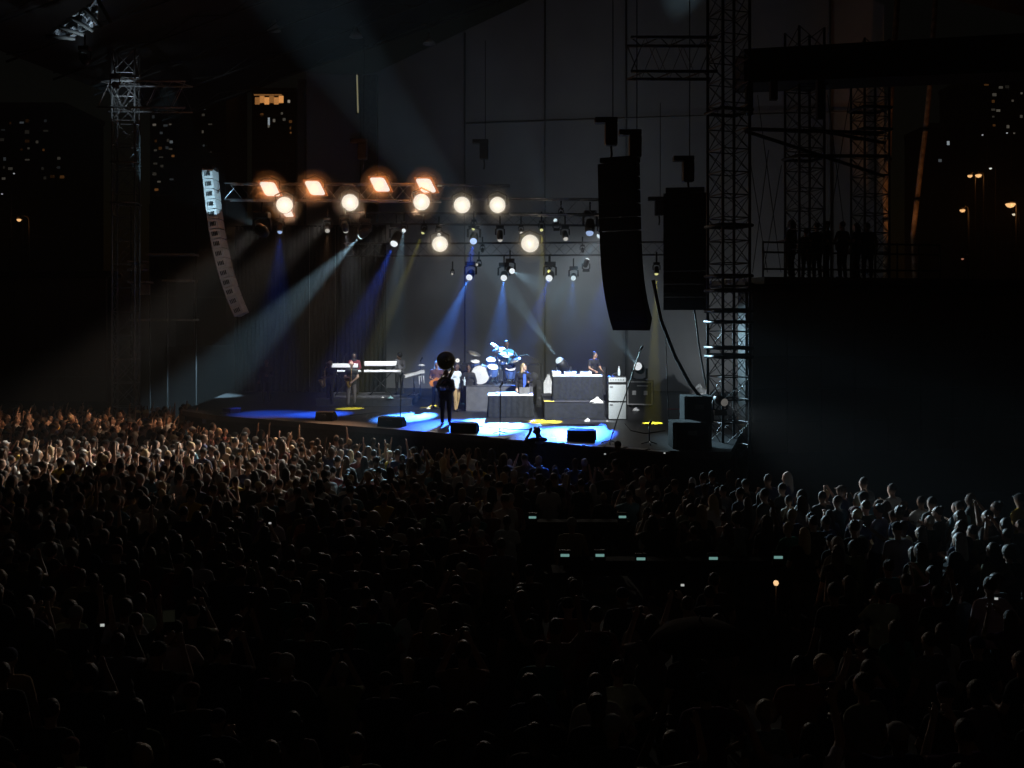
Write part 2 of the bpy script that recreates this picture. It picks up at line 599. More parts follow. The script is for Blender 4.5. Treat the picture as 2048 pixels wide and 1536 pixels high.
# platform on top of the right video wall
t = empty('viewing_platform', P(1540, 556, 30), 0, 'dark raised platform with pipe railing above the right video wall', 'platform')
pz = 6.62
q0, q1 = P(1490, 560, 29.2), P(2100, 560, 31.6)
MB().box((q0 + q1) / 2 + Vector((0, 1.7, 0)) - t.location + Vector((0, 0, pz - (q0.z + q1.z) / 2 - 0.1)), ((q1 - q0).length, 4.2, 0.2), Matrix.Rotation(math.atan2(q1.y - q0.y, q1.x - q0.x), 3, 'Z')).build('deck', black, t)
ra, rb = P(1526, 470, 29.9), P(1880, 470, 31.2)
for i in range(9):
    a = ra.lerp(rb, i / 8)
    MB().tube([Vector((a.x, a.y, pz)) - t.location, Vector((a.x, a.y, pz + 1.12)) - t.location], 0.03, 6).build('post', towersteel, t)
for hgt in (1.08, 0.78, 0.28):
    MB().tube([Vector((ra.x, ra.y, pz + hgt)) - t.location, Vector((rb.x, rb.y, pz + hgt)) - t.location], 0.028, 6).build('rail', towersteel, t)

# black side curtain behind the keyboards, pleated
c0, c1 = P(470, 800, 46.6), P(772, 800, 46.0)
t = empty('side_curtain', (c0.x, c0.y, STAGE), 0, 'black pleated curtain behind the keyboards', 'curtain')
u = Vector((c1.x - c0.x, c1.y - c0.y, 0))
L_ = u.length
u.normalize()
nn_ = Vector((u.y, -u.x, 0))
top_ = P(600, 452, 46.3).z - STAGE
npan = 6
for k in range(npan):
    vs, fs = [], []
    m_ = 24
    for i in range(m_ + 1):
        s_ = L_ * (k + i / m_ * .995) / npan
        w_ = .09 * math.sin(i * math.pi * 2 * 6 / m_ + k) + .03 * math.sin(i * 1.7)
        for z in (0.01, top_):
            vs.append(u * s_ + nn_ * (w_ if z > 1 else w_ * 1.3) + Vector((0, 0, z)))
    fs = [(2 * i, 2 * i + 2, 2 * i + 3, 2 * i + 1) for i in range(m_)]
    o = MB().add(vs, fs, True).build('drop', drape, t)
    md = o.modifiers.new('thick', 'SOLIDIFY')
    md.thickness = .015
MB().tube([Vector((0, 0, top_)), u * L_ + Vector((0, 0, top_))], .04, 8).build('rail', dark, t)

# ================================================================== RIG
truss('lighting_truss', P(455, 384, 38.0), P(880, 386, 37.0), 0.55, 0.62, alu, 'long front lighting truss carrying the orange blinders', bay=0.55, rc=0.028, rl=0.018, group='lighting trusses')
truss('lighting_truss', P(868, 384, 39.0), P(1020, 386, 39.0), 0.5, 0.55, alu, 'short lighting truss behind the two rightmost round white lamps', bay=0.5, rc=0.026, rl=0.014, group='lighting trusses')
truss('lighting_truss', P(1020, 414, 38.5), P(1215, 415, 38.0), 0.55, 0.60, alu, 'aluminium truss section left of the big black speaker column', bay=0.55, rc=0.026, rl=0.016, group='lighting trusses')
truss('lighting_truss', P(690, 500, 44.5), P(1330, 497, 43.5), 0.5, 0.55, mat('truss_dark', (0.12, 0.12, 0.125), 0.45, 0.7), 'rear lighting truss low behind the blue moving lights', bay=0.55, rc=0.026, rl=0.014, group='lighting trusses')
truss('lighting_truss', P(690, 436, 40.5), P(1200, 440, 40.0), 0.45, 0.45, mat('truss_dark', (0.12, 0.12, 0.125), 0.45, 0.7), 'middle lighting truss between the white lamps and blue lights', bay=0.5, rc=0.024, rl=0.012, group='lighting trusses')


def look(d):
    return Vector(d).to_track_quat('-Z', 'Y').to_euler()


KW = 1000.0


def spot(parent, loc, aim, col, kw, deg, blend=0.35, rad=0.06):
    l = bpy.data.lights.new('beam', 'SPOT')
    l.energy = kw * KW
    l.color = col
    l.spot_size = R(deg)
    l.spot_blend = blend
    l.shadow_soft_size = rad
    o = bpy.data.objects.new('beam', l)
    COL.objects.link(o)
    o.parent = parent
    o.location = loc
    o.rotation_euler = look(aim)
    return o


def glow(parent, loc, col, watts, rad):
    l = bpy.data.lights.new('glow', 'POINT')
    l.energy = watts
    l.color = col
    l.shadow_soft_size = rad
    o = bpy.data.objects.new('glow', l)
    COL.objects.link(o)
    o.parent = parent
    o.location = loc
    return o


def moving_head(px, py, Y, target, lens, r, label, sp=None, hang=True, group='moving head lights', glow=0.9, pt=None):
    c = pt or P(px, py, Y)
    t = empty('moving_light', c, 0, label, 'stage light', group)
    d = (Vector(target) - c).normalized()
    s = 1 if hang else -1
    k = r / 0.13
    MB().bevbox((0, 0, s * 0.44 * k), (0.42 * k, 0.36 * k, 0.16 * k), 0.02).build('base', black, t)
    MB().tube([(-.23 * k, 0, 0), (-.23 * k, 0, s * .30 * k), (-.1 * k, 0, s * .37 * k), (.1 * k, 0, s * .37 * k), (.23 * k, 0, s * .30 * k), (.23 * k, 0, 0)], 0.04 * k, 6).build('yoke', black, t)
    h = MB().lathe([(0.06 * k, -0.26 * k), (0.13 * k, -0.22 * k), (0.165 * k, -0.05 * k), (0.17 * k, 0.12 * k), (0.155 * k, 0.24 * k)], 16, (0, 0, 0), d).build('head', black, t)
    MB().lathe([(r, 0.0), (r, 0.03 * k), (r * 0.8, 0.08 * k), (r * 0.4, 0.11 * k), (0.01, 0.12 * k)], 16, d * 0.245 * k, d, cap=False).build('lens', emit('lens_%s_%.2f' % (lens, glow), LENS[lens], glow), h)
    if hang:
        MB().tube([(0, 0, .52 * k), (0, 0, .52 * k + 0.35)], 0.03, 6).build('clamp', dark, t)
    if sp:
        spot(t, d * (0.40 * k), d, *sp, rad=0.035)
    return t


LENS = {'white': (1, 0.96, 0.88), 'blue': (0.45, 0.62, 1.0), 'cyan': (0.75, 0.92, 1.0), 'yellow': (0.85, 0.85, 0.35), 'cool': (0.9, 0.96, 1.0)}
fl = lambda px, py: G(px, py, STAGE)
hd = lambda px, py: G(px, py, 1.6)
BLUE = (0.06, 0.26, 1.0)
DEEP = (0.025, 0.12, 1.0)
CYAN = (0.30, 0.75, 1.0)
ICE = (0.50, 0.82, 1.0)
YEL = (1.0, 0.85, 0.05)
WARM = (1.0, 0.62, 0.30)

# big round white wash lamps, facing the crowd
HALOS = []  # lamp positions for the added bloom halo shells


def wash(px, py, Y, r, label, kw=3.0, to=(200, 890), ckw=8.0, deg=22):
    c = P(px, py, Y)
    t = empty('wash_light', c, 0, label, 'stage light', 'round white wash lights')
    d = (Vector((-1, 8, 3.5)) - c).normalized()
    can = MB().lathe([(0.10, -0.42), (r * 0.75, -0.36), (r * 1.02, -0.1), (r * 1.06, 0.0)], 20, (0, 0, 0), d).build('can', black, t)
    MB().lathe([(r, 0.002), (r * 0.95, 0.03), (r * 0.5, 0.06), (0.01, 0.07)], 24, (0, 0, 0), d, cap=False).build('lens', emit('wash_lens', (1, 0.95, 0.84), 0.98), can)
    MB().tube([(-r * 1.15, 0, 0), (-r * 1.15, 0, .35), (0, 0, .52), (r * 1.15, 0, .35), (r * 1.15, 0, 0)], 0.03, 6).build('yoke', black, t)
    glow(t, d * 0.32, (1.0, 0.80, 0.52), kw * 1000, 0.15)
    HALOS.append((c + d * 0.2, r, (1.3, 1.65, 2.2)))
    e = hd(*to) - c
    e.normalize()
    spot(t, e * 0.95, e, (1.0, 0.90, 0.76), ckw, deg, .8, .15)      # the lamp's throw onto the crowd
    return t


wash(700, 405, 36.5, .305, 'round white wash light left of the truss centre, hanging alone', .014, (60, 930))
wash(843, 404, 36.5, .30, 'round white wash light just under the rightmost orange blinder', .014, (330, 905))
wash(924, 410, 37.5, .31, 'left of the two round white wash lights right of the blinders', .014, (470, 900))
wash(995, 410, 37.5, .30, 'right of the two round white wash lights right of the blinders', .014, (600, 920))
wash(880, 488, 39.5, .31, 'low round white wash light above the sousaphone bell', .014, (700, 1010), .8, 60)
wash(1060, 487, 39.5, .35, 'lowest right round white wash light, left of big speaker column', .014, (1150, 1000), .45, 70)
wash(569, 410, 36.5, .30, 'round white wash light under the leftmost orange blinder', .014, (20, 905))


def blinder(px, py, Y, label, kw=4.0, sz=0.30, to=(250, 860)):
    c = P(px, py, Y)
    t = empty('blinder_light', c, 0, label, 'stage light', 'orange blinder lights')
    d = (Vector((-6, 10, 4.0)) - c).normalized()
    z = Vector((0, 0, 1))
    ux = d.cross(z).normalized() * -1
    uy = (z - d * z.dot(d)).normalized()
    ux, uy = ux, (uy * 0.93 - ux * 0.42)                     # housing hangs skewed in its yoke
    hs = MB()
    e = sz * 1.14
    ring = [ux * a * e + uy * b * e for a, b in ((-1, -1), (1, -1), (1, 1), (-1, 1))]
    hs.add(ring + [p - d * 0.22 for p in ring], [(0, 1, 2, 3), (7, 6, 5, 4), (0, 4, 5, 1), (1, 5, 6, 2), (2, 6, 7, 3), (3, 7, 4, 0)])
    hs = hs.build('housing', emit('halo_housing', (1.0, 0.24, 0.04), 0.32), t)  # orange lamp halo put into the housing as emission
    k8 = []
    for k in range(32):
        an = 2 * math.pi * k / 32
        ca, sa = math.cos(an), math.sin(an)
        rr = sz * min(1.0 / max(abs(ca), abs(sa)), 1.27)
        k8.append(ux * ca * rr + uy * sa * rr + d * 0.02)
    MB().add(k8 + [d * 0.09], [(i, (i + 1) % 32, 32) for i in range(32)], True).build('lamp', emit('blinder_lamp', (0.92, 0.96, 0.92), 1.05), hs)
    MB().tube([ux * -e * 1.1, ux * -e * 1.1 + z * .3, z * .45, ux * e * 1.1 + z * .3, ux * e * 1.1], 0.025, 6).build('yoke', black, t)
    glow(t, d * 0.34, (1.0, 0.27, 0.035), kw * 1000, 0.15)
    HALOS.append((c + d * 0.2, sz, (1.5, 1.95, 2.6)))
    e = hd(*to) - c
    e.normalize()
    spot(t, e * 1.0, e, (1.0, 0.58, 0.34), 3.2 if kw > .02 else .3, 24, .9, .15)
    return t


blinder(540, 378, 36.6, 'leftmost glowing orange blinder on the front truss', .030, .275, (120, 845))
blinder(630, 376, 36.6, 'second glowing orange blinder from the left on the truss', .030, .275, (300, 850))
blinder(760, 369, 36.6, 'third glowing orange blinder from the left on the truss', .030, .275, (480, 865))
blinder(852, 371, 36.6, 'rightmost glowing orange blinder on the front truss', .030, .275, (640, 880))
blinder(575, 425, 36.9, 'small glowing orange blinder directly below a round white lamp', .012, 0.17)

# blue moving heads low on the rear truss
moving_head(941, 549, 44, fl(815, 833), 'cool', .14, 'blue moving light with the brightest blue beam', (BLUE, 233, 12, 1.0))
moving_head(1008, 551, 44, fl(985, 846), 'cool', .14, 'blue moving light with beam just left of centre rear truss', (BLUE, 178, 12, 1.0))
moving_head(1100, 551, 44, fl(1000, 842), 'cool', .15, 'blue moving light under a yellow dot, right of centre', (DEEP, 82.1, 12, 1.0))
moving_head(1147, 553, 43.5, fl(1120, 862), 'cyan', .11, 'small blue-white moving light right of the yellow dot lamp', (BLUE, 43.8, 12, 1.0), glow=0.8)
moving_head(1222, 520, 43.5, fl(1140, 862), 'cool', .12, 'blue moving light half hidden behind the big speaker column', (DEEP, 88.9, 12, 1.0))
moving_head(948, 475, 41, fl(890, 850), 'blue', .14, 'blue moving light hanging under a yellow dot lamp', (DEEP, 68.4, 16, 1.0), glow=1.1)
moving_head(793, 476, 40.5, fl(640, 828), 'cool', .15, 'white-blue moving light second from left on the lower row', (DEEP, 45.1, 18, 1.0), glow=1.0)
# fixtures with wide pale beams
moving_head(730, 464, 39, P(372, 815, 45), 'cyan', .13, 'moving light with wide pale beam towards the left crowd', (ICE, 66, 17, .7), glow=0.95)
moving_head(1020, 540, 42.5, P(1215, 640, 34), 'cool', .12, 'white moving light fanning right across the rear wall', (ICE, 22.5, 20, .8), glow=1.0)
moving_head(1206, 462, 40, P(1085, 640, 40), 'cyan', .12, 'moving light peeking out left of the big speaker column', (CYAN, 26.6, 12, .6), glow=0.9)
moving_head(1180, 452, 39.5, P(1165, 800, 37), 'blue', .15, 'dark moving light with blue lens beside the speaker column', None, glow=0.7)
moving_head(1172, 527, 43, P(1195, 460, 43.3), 'cool', .09, 'small upturned white light right of the rear truss', (ICE, 2, 14, .6), hang=False, glow=0.9)
moving_head(1113, 446, 40.5, P(1085, 380, 39), 'cyan', .08, 'small upturned pale light left of the speaker column', (ICE, 2.2, 16, .6), hang=False, glow=0.9)
moving_head(808, 458, 40.2, hd(745, 925), 'cool', .08, 'small white light above the second lower blue moving light', (ICE, 40, 10, .8), glow=0.9)
HL = moving_head(524, 462, 34.6, P(421, 384, 38.2), 'cyan', .16, 'leftmost moving light aimed at the left speaker column', (ICE, 1.7, 21, .08), glow=0.8)
spot(HL, (-.3, .3, .1), P(445, 540, 38.4) - HL.location, (0.75, 0.9, 1.0), .05, 70, .8, .08)  # extra cool fill, added to lift the lower speaker column
moving_head(878, 465, 40, fl(890, 852), 'white', .07, 'small white lamp just above the low round wash light', (ICE, 24, 7, 1.0), glow=0.85)
moving_head(1042, 462, 40, fl(1110, 842), 'white', .06, 'tiny white lamp above the lowest right wash light', (YEL, 18, 5, .5), glow=0.7)
moving_head(905, 548, 44, P(770, 560, 30), 'white', .05, 'tiny dim lamp left of the brightest blue beam', None, glow=0.35)
moving_head(958, 530, 44, P(860, 515, 42), 'white', .06, 'small lamp with faint sideways beam above blue lights', (WARM, 12, 12, .6), glow=0.5)
# yellow dots
for px, py, Y, tx, ty, lab, kw in ((848, 460, 40, 700, 817, 'yellow dot lamp left of the low round wash light', 17),
                                   (948, 452, 40, 860, 815, 'yellow dot lamp under the two right wash lights', 8),
                                   (1083, 455, 38.6, 1090, 843, 'yellow dot lamp right of the lowest wash light', 22),
                                   (1098, 537, 44, 1092, 808, 'yellow dot lamp above the right blue moving light', 10),
                                   (1313, 540, 33.5, 1305, 846, 'yellow dot lamp between the two big speaker columns', 30)):
    moving_head(px, py, Y, fl(tx, ty), 'yellow', .065, lab, (YEL, kw * 1.9, 6 if kw < 15 else 8, .3), group='yellow dot lamps', glow=0.8)
# key light for keyboards, wall wash, added wall fills, added stage and right crowd lamps
moving_head(690, 452, 36.5, P(730, 735, 40.3), 'white', .10, 'white lamp below the lone wash light, aimed at keyboards', ((0.9, 0.95, 1.0), 3.2, 27, .3), glow=0.5)
moving_head(1000, 470, 37.0, P(1000, 730, 37.3), 'white', .09, 'white lamp above the drum riser', ((0.42, 0.66, 1.0), 6, 16, .7), glow=0.5)
moving_head(1130, 470, 38.0, P(1190, 780, 34.5), 'white', .09, 'white lamp above the disc jockey table', ((0.75, 0.85, 1.0), 5, 14, .8), glow=0.5)
moving_head(560, 455, 38, fl(545, 827), 'blue', .09, 'small blue lamp under the left blinders', (DEEP, 11.2, 28, 1.0), glow=0.7)
moving_head(0, 0, 0, hd(1850, 1020), 'white', .10, 'low lamp added beside the right crates to rim-light right crowd', ((0.85, 0.95, 1.0), .85, 46, .9), hang=False, glow=0.1, pt=P(1440, 800, 26.3))  # added lamp tucked by the crates for left-side rims
moving_head(655, 455, 38, hd(640, 880), 'white', .09, 'small lamp left of the wide pale beam', ((1.0, 0.52, 0.28), 2, 22, .9), glow=0.4)
moving_head(0, 0, 0, W(1430, 560), 'cool', .10, 'low floor lamp behind the right tower washing the wall', ((0.88, 0.95, 1.0), .17, 150, 1.0), hang=False, glow=0.12, pt=P(1447, 795, 42.5))
moving_head(1247, 420, 29.3, P(1040, 800, 36), 'white', .10, 'unseen key lamp added behind the big speaker column to light the stage', ((0.92, 0.97, 1.0), 8.5, 62, .8), glow=0.08)  # front key light, added out of view behind the column
moving_head(965, 500, 44.6, W(965, 600), 'cool', .06, 'tiny left lamp added on the rear truss to brighten the wall', ((0.72, 0.86, 1.0), .11, 150, 1.0), glow=0.15)  # wall fill added to brighten the backdrop, left
moving_head(1165, 500, 44.4, W(1165, 620), 'cool', .06, 'tiny right lamp added on the rear truss to brighten the wall', ((0.80, 0.92, 1.0), .13, 150, 1.0), glow=0.15)  # wall fill added to brighten the backdrop, right
moving_head(1122, 428, 40.2, W(1180, 150), 'cool', .06, 'tiny lamp added on the middle truss to brighten the upper wall', ((0.72, 0.88, 1.0), .12, 130, 1.0), glow=0.15)  # added fill for the upper wall
moving_head(230, 170, 37.5, P(252, 190, 40), 'cool', .10, 'cold lamp on the left tower head', ((0.75, 0.9, 1.0), .12, 80, .9), glow=0.6)
moving_head(170, 120, 30.4, P(150, 35, 32), 'cool', .10, 'cold lamp below the torn roof sheet', ((0.7, 0.88, 1.0), .25, 60, .9), glow=0.1)

# chain hoists ------------------------------------------------------------
for px, py, Y, lab in ((725, 312, 37.5, 'chain hoist above the front truss between the blinders'), (968, 312, 39, 'chain hoist above the truss right of the blinders'),
                       (1222, 282, 27.5, 'left chain hoist on top of the big speaker column'), (1270, 306, 27.7, 'right chain hoist on top of the big speaker column'),
                       (1376, 355, 30, 'chain hoist above the smaller right speaker column'), (1318, 425, 41, 'chain hoist between the two right speaker columns')):
    c = P(px, py, Y)
    t = empty('chain_hoist', c, 0, lab, 'hoist', 'chain hoists')
    MB().bevbox((0, 0, 0.18), (0.34, 0.34, 0.62), 0.05).build('motor', black, t)
    MB().bevbox((-0.14, 0, 0.56), (0.62, 0.30, 0.16), 0.03).build('cover', black, t)
    MB().tube([(0.05, 0, 0.62), (0.05, 0, 6.0 if Y < 35 else 4.5)], 0.015, 5).build('chain', dark, t)
    MB().tube([(0, 0, -.12), (0.02, 0, -.35), (0.0, 0, -.52)], 0.03, 6).build('hook', dark, t)

# line arrays ---------------------------------------------------------------
def line_array(top, yaw, nbox, w, h, d, splay, label, front_m, side_slots=False, drop=0.0):
    """hanging column of speaker cabinets; local forward is -Y"""
    t = empty('speaker_column', top, yaw, label, 'speaker', 'hanging speaker columns')
    MB().bevbox((0, 0, 0.10), (w * 0.9, d * 1.0, 0.14), 0.02).build('rigging_frame', black, t)
    pos = Vector((0, -d / 2, 0))
    ang = 0.0
    for i in range(nbox):
        ang = splay(i / (nbox - 1))
        rot = Matrix.Rotation(ang, 3, 'X')
        fwd, dn = rot @ Vector((0, -1, 0)), rot @ Vector((0, 0, -1))
        c = pos + dn * (h / 2) - fwd * (d / 2)
        k = MB()
        # trapezoid cabinet: narrower at the back
        hx, hb, hh = w / 2, w / 2 * 0.86, h / 2 - 0.002
        vs = [(-hx, -d / 2, -hh), (hx, -d / 2, -hh), (hx, -d / 2, hh), (-hx, -d / 2, hh), (-hb, d / 2, -hh * .9), (hb, d / 2, -hh * .9), (hb, d / 2, hh * .9), (-hb, d / 2, hh * .9)]
        k.add([c + rot @ Vector(v) for v in vs], [(0, 1, 2, 3), (7, 6, 5, 4), (0, 4, 5, 1), (3, 2, 6, 7), (0, 3, 7, 4), (1, 5, 6, 2)])
        cab = k.build('cabinet', front_m, t)
        MB().box(c + rot @ Vector((0, -d / 2 - 0.01, 0)), (w * 0.94, 0.018, h * 0.84), rot).build('grille', blackcab, cab)
        if side_slots:
            for s in (-0.26, -0.09, 0.08, 0.25):
                MB().box(c + rot @ Vector((hx * 0.93 + 0.016, s * d, 0.0)), (0.03, d * 0.10, h * 0.42), rot).build('slot', rubber, cab)
        pos = pos + dn * h
    return t


line_array(P(1240, 328, 27.6), R(-28), 13, 1.12, 0.372, 0.52, lambda u: R(3 + 5 * u + 30 * max(0, u - .45) ** 1.2 / .55 ** 1.2),
           'big black curved speaker column hanging in front of the stage right', blackcab)
line_array(P(1370, 388, 30.2), R(-10), 9, 1.28, 0.39, 0.55, lambda u: R(0.5),
           'smaller straight black speaker column beside the right tower', blackcab)
line_array(P(421, 342, 38.4), R(-88), 15, 1.10, 0.384, 0.36, lambda u: R(5 + 5 * u + 14 * u ** 2),
           'pale slender speaker column hanging on the left of the stage', greycab, True)

# cables from the columns
for nm, pts, r in (('thick black cable bundle sweeping from big speaker column to crates', [P(1306, 560, 28.2), P(1322, 640, 28.2), P(1350, 712, 28.1), P(1380, 768, 27.9), P(1402, 795, 27.6)], 0.05),
                   ('thin black cable from smaller speaker column down to the crates', [P(1389, 620, 30), P(1398, 690, 29.5), P(1408, 750, 29), P(1418, 795, 28)], 0.028),
                   ('very thin vertical line hanging to the stage floor right', [P(1331, 665, 28.0), P(1336, 800, 27.5), P(1339, 893, 27.0)], 0.010)):
    o = MB().tube([p - pts[0] for p in pts], r, 7).build('cable', rubber, None, pts[0])
    tag(o, nm, 'cable')

# volume shells added round the lamps to imitate lens bloom halos
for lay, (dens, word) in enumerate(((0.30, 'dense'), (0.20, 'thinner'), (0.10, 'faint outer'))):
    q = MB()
    for c, r_, ks in HALOS:
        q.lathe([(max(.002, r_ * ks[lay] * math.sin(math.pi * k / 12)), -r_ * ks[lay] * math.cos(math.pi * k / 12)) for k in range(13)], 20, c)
    sm = q.build('bloom_halo', None)
    tag(sm, word + ' halo shells added around the truss lamps for lens bloom', kind='stuff')
    sv = bpy.data.materials.new('bloom_halo')
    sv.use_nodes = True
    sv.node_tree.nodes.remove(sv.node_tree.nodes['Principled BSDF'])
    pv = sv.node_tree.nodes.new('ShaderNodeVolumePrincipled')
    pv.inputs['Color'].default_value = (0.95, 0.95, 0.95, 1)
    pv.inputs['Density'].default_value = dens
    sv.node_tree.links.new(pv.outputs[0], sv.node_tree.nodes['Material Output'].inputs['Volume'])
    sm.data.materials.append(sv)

# ================================================================== STAGE GEAR
def riser_box(name, x0, x1, y0, y1, z0, z1, label, m=None, rz=0.0):
    t = empty(name, ((x0 + x1) / 2, (y0 + y1) / 2, z0), rz, label, 'riser')
    w, d, h = x1 - x0, y1 - y0, z1 - z0
    MB().bevbox((0, 0, h / 2 - 0.02), (w, d, h - 0.04), 0.01).build('skirt', m or riser, t)
    MB().bevbox((0, 0, h - 0.018), (w + 0.03, d + 0.03, 0.035), 0.008).build('top', mat('riser_top', (0.04, 0.04, 0.045), 0.6), t)
    return t


KBF = G(700, 812.5, STAGE)
riser_box('keyboard_riser', X_at(632, 39), X_at(824, 39), 38.95, 42.2, STAGE, STAGE + .30, 'low black riser under the keyboards')
riser_box('drum_riser', X_at(932, 36.6), X_at(1066, 36.6), 36.7, 39.6, STAGE, STAGE + .95, 'tall grey riser carrying the drum kit', mat('riser_grey', (0.11, 0.11, 0.115), 0.95, 0, 0.2, 5, 0.3))
riser_box('dj_riser', X_at(1089, 34.0), X_at(1209, 34.0), 33.95, 37.6, STAGE, STAGE + .60, 'dark cloth-covered riser under the disc jockey table')


def skirted_table(name, x0, x1, y0, y1, z0, z1, label, topm):
    t = empty(name, ((x0 + x1) / 2, (y0 + y1) / 2, z0), 0, label, 'table')
    w, d, h = x1 - x0, y1 - y0, z1 - z0
    # pleated cloth
    ring = []
    per = [(-w / 2, -d / 2), (w / 2, -d / 2), (w / 2, d / 2), (-w / 2, d / 2)]
    pts = []
    for k in range(4):
        a, b = Vector(per[k]), Vector(per[(k + 1) % 4])
        m_ = max(6, int((b - a).length / 0.06))
        nn = Vector((b.y - a.y, a.x - b.x)).normalized()
        for i in range(m_):
            p = a.lerp(b, i / m_)
            pts.append((p, nn * 0.014 * math.sin(i * 1.9 + k)))
    m_ = len(pts)
    vs = [(p.x, p.y, h - 0.02) for p, o in pts] + [((p + o * 2.5).x * 1.02, (p + o * 2.5).y * 1.02, 0.01) for p, o in pts]
    MB().add(vs, [(i, (i + 1) % m_, m_ + (i + 1) % m_, m_ + i) for i in range(m_)], True).build('skirt', drape, t)
    MB().bevbox((0, 0, h - 0.01), (w + 0.02, d + 0.02, 0.03), 0.006).build('top', topm, t)
    return t


skirted_table('singer_table', X_at(976, 34.4), X_at(1066, 34.4), 34.35, 35.3, STAGE, STAGE + .78, 'black-skirted table in front of the drum riser', whitecl)
skirted_table('dj_table', X_at(1106, 34.6), X_at(1204, 34.6), 34.5, 35.4, STAGE + .60, STAGE + 1.43, 'blue-black skirted disc jockey table with pale top', mat('table_top', (0.45, 0.48, 0.5), 0.6))

# things on the tables
def laptop(c, rz, label):
    t = empty('laptop', c, rz, label, 'laptop')
    MB().bevbox((0, 0, 0.012), (0.36, 0.25, 0.022), 0.004).build('keyboard_base', mat('laptop_grey', (0.45, 0.45, 0.46), 0.4, 0.5), t)
    MB().bevbox((0, -0.15, 0.13), (0.36, 0.012, 0.24), 0.004, Matrix.Rotation(R(18), 3, 'X')).build('lid', mat('laptop_grey', (0.45, 0.45, 0.46), 0.4, 0.5), t)


laptop((X_at(1048, 34.7), 34.75, STAGE + .787), 0.1, 'grey laptop on the table before the singer')
t = empty('paper_sheet', (X_at(1012, 34.8), 34.8, STAGE + .787), 0.2, 'large white sheet spread over the singer table', 'paper')
MB().bevbox((0, 0, 0.03), (0.70, 0.55, 0.05), 0.02).build('sheet', whitecl, t)
for px, w_, lab, rz in ((1140, .42, 'left white turntable on the disc jockey table', .05), (1172, .40, 'right white turntable on the disc jockey table', -.1)):
    t = empty('turntable', (X_at(px, 34.9), 34.95, STAGE + 1.436), rz, lab, 'turntable', 'turntables')
    MB().bevbox((0, 0, 0.06), (w_, .34, .11), .015).build('plinth', whitep, t)
    MB().lathe([(.155, 0), (.155, .02), (.02, .022)], 24, (-.03, 0, .116)).build('platter', rubber, t)
    MB().tube([(.16, .12, .135), (.15, -.06, .145), (.09, -.11, .14)], .01, 6).build('tone_arm', chrome, t)
t = empty('mixer', (X_at(1112, 34.9), 34.9, STAGE + 1.436), .1, 'small yellow-lit mixer on the left table corner', 'mixer')
MB().bevbox((0, 0, .07), (.30, .34, .14), .02).build('case', mat('mixer_case', (0.5, 0.5, 0.45), 0.5), t)
for i in range(3):
    MB().lathe([(.02, 0), (.018, .03), (.004, .03)], 10, (-.09 + .09 * i, -.05, .14)).build('knob', black, t)

# keyboards on stands
def keyboard(px0, px1, py, Y, label, tall=0.15, tilt=0.5, m=None):
    a, b = P(px0, py, Y), P(px1, py, Y)
    t = empty('keyboard', (a + b) / 2, 0, label, 'keyboard', 'stage keyboards')
    w = (b - a).length
    rot = Matrix.Rotation(R(-24), 3, 'X')
    MB().bevbox((0, 0, 0), (w, .07, tall), .015).build('back_panel', m or whitep, t)
    MB().bevbox((0, .22, -tall * .5), (w, .36, .08), .015).build('case', black, t)
    MB().bevbox((0, .24, -tall * .5 + .048), (w * .9, .16, .014), .003).build('key_bed', whitep, t)
    return t


def kstand(px, Y, ztop, label, w=0.7):
    t = empty('keyboard_stand', (X_at(px, Y), Y, STAGE + .30), 0, label, 'stand', 'keyboard stands')
    h = ztop - STAGE - .30
    for s in (-1, 1):
        MB().tube([(s * w / 2, -.02, 0.02), (-s * w / 2, .04 + .03 * s, h)], .02, 6).build('leg', dark, t)
    MB().tube([(-w / 2, 0, .02), (-w / 2, .4, .02)], .02, 6).build('foot', dark, t)
    MB().tube([(w / 2, 0, .02), (w / 2, .4, .02)], .02, 6).build('foot', dark, t)


keyboard(658, 716, 731, 40.2, 'upper left white-backed keyboard behind the bald saxophonist', .16)
keyboard(729, 793, 727, 40.4, 'upper right white-backed keyboard, longest bright bar', .19)
keyboard(674, 722, 742, 39.9, 'lower left keyboard seen as a thin white bar', .07)
keyboard(728, 802, 742, 40.1, 'lower right keyboard seen as a thin white bar', .09)
kstand(690, 40.2, 3.25, 'folding stand under the left keyboards', .8)
kstand(762, 40.4, 3.25, 'folding stand under the right keyboards', .9)
# white draped percussion table at the right end
t = empty('percussion_table', (X_at(828, 40.0), 40.0, STAGE + .30), .3, 'small white-topped percussion stand at the right keyboard end', 'stand')
MB().tube([(0, 0, .02), (0, 0, .82)], .025, 8).build('post', chrome, t)
for k in range(3):
    a = k * 2.1 + .4
    MB().tube([(0, 0, .16), (.26 * math.cos(a), .26 * math.sin(a), .02)], .015, 6).build('leg', chrome, t)
ts = random.Random(3)
gr = [[(-.40 + .16 * i, -.16 + .11 * j, .86 + .18 * i / 5 + ts.uniform(-.02, .02)) for i in range(6)] for j in range(4)]
vs = [p for row in gr for p in row]
MB().add(vs + [(x, y, z - .10) for x, y, z in vs],
         [(j * 6 + i, j * 6 + i + 1, j * 6 + i + 7, j * 6 + i + 6) for j in range(3) for i in range(5)] +
         [(24 + j * 6 + i, 24 + j * 6 + i + 6, 24 + j * 6 + i + 7, 24 + j * 6 + i + 1) for j in range(3) for i in range(5)] +
         [(i, 24 + i, 25 + i, i + 1) for i in range(5)] + [(18 + i, 19 + i, 43 + i, 42 + i) for i in range(5)] +
         [(6 * j, 6 * j + 6, 30 + 6 * j, 24 + 6 * j) for j in range(3)] + [(6 * j + 5, 29 + 6 * j, 35 + 6 * j, 6 * j + 11) for j in range(3)]).build('top', whitecl, t)
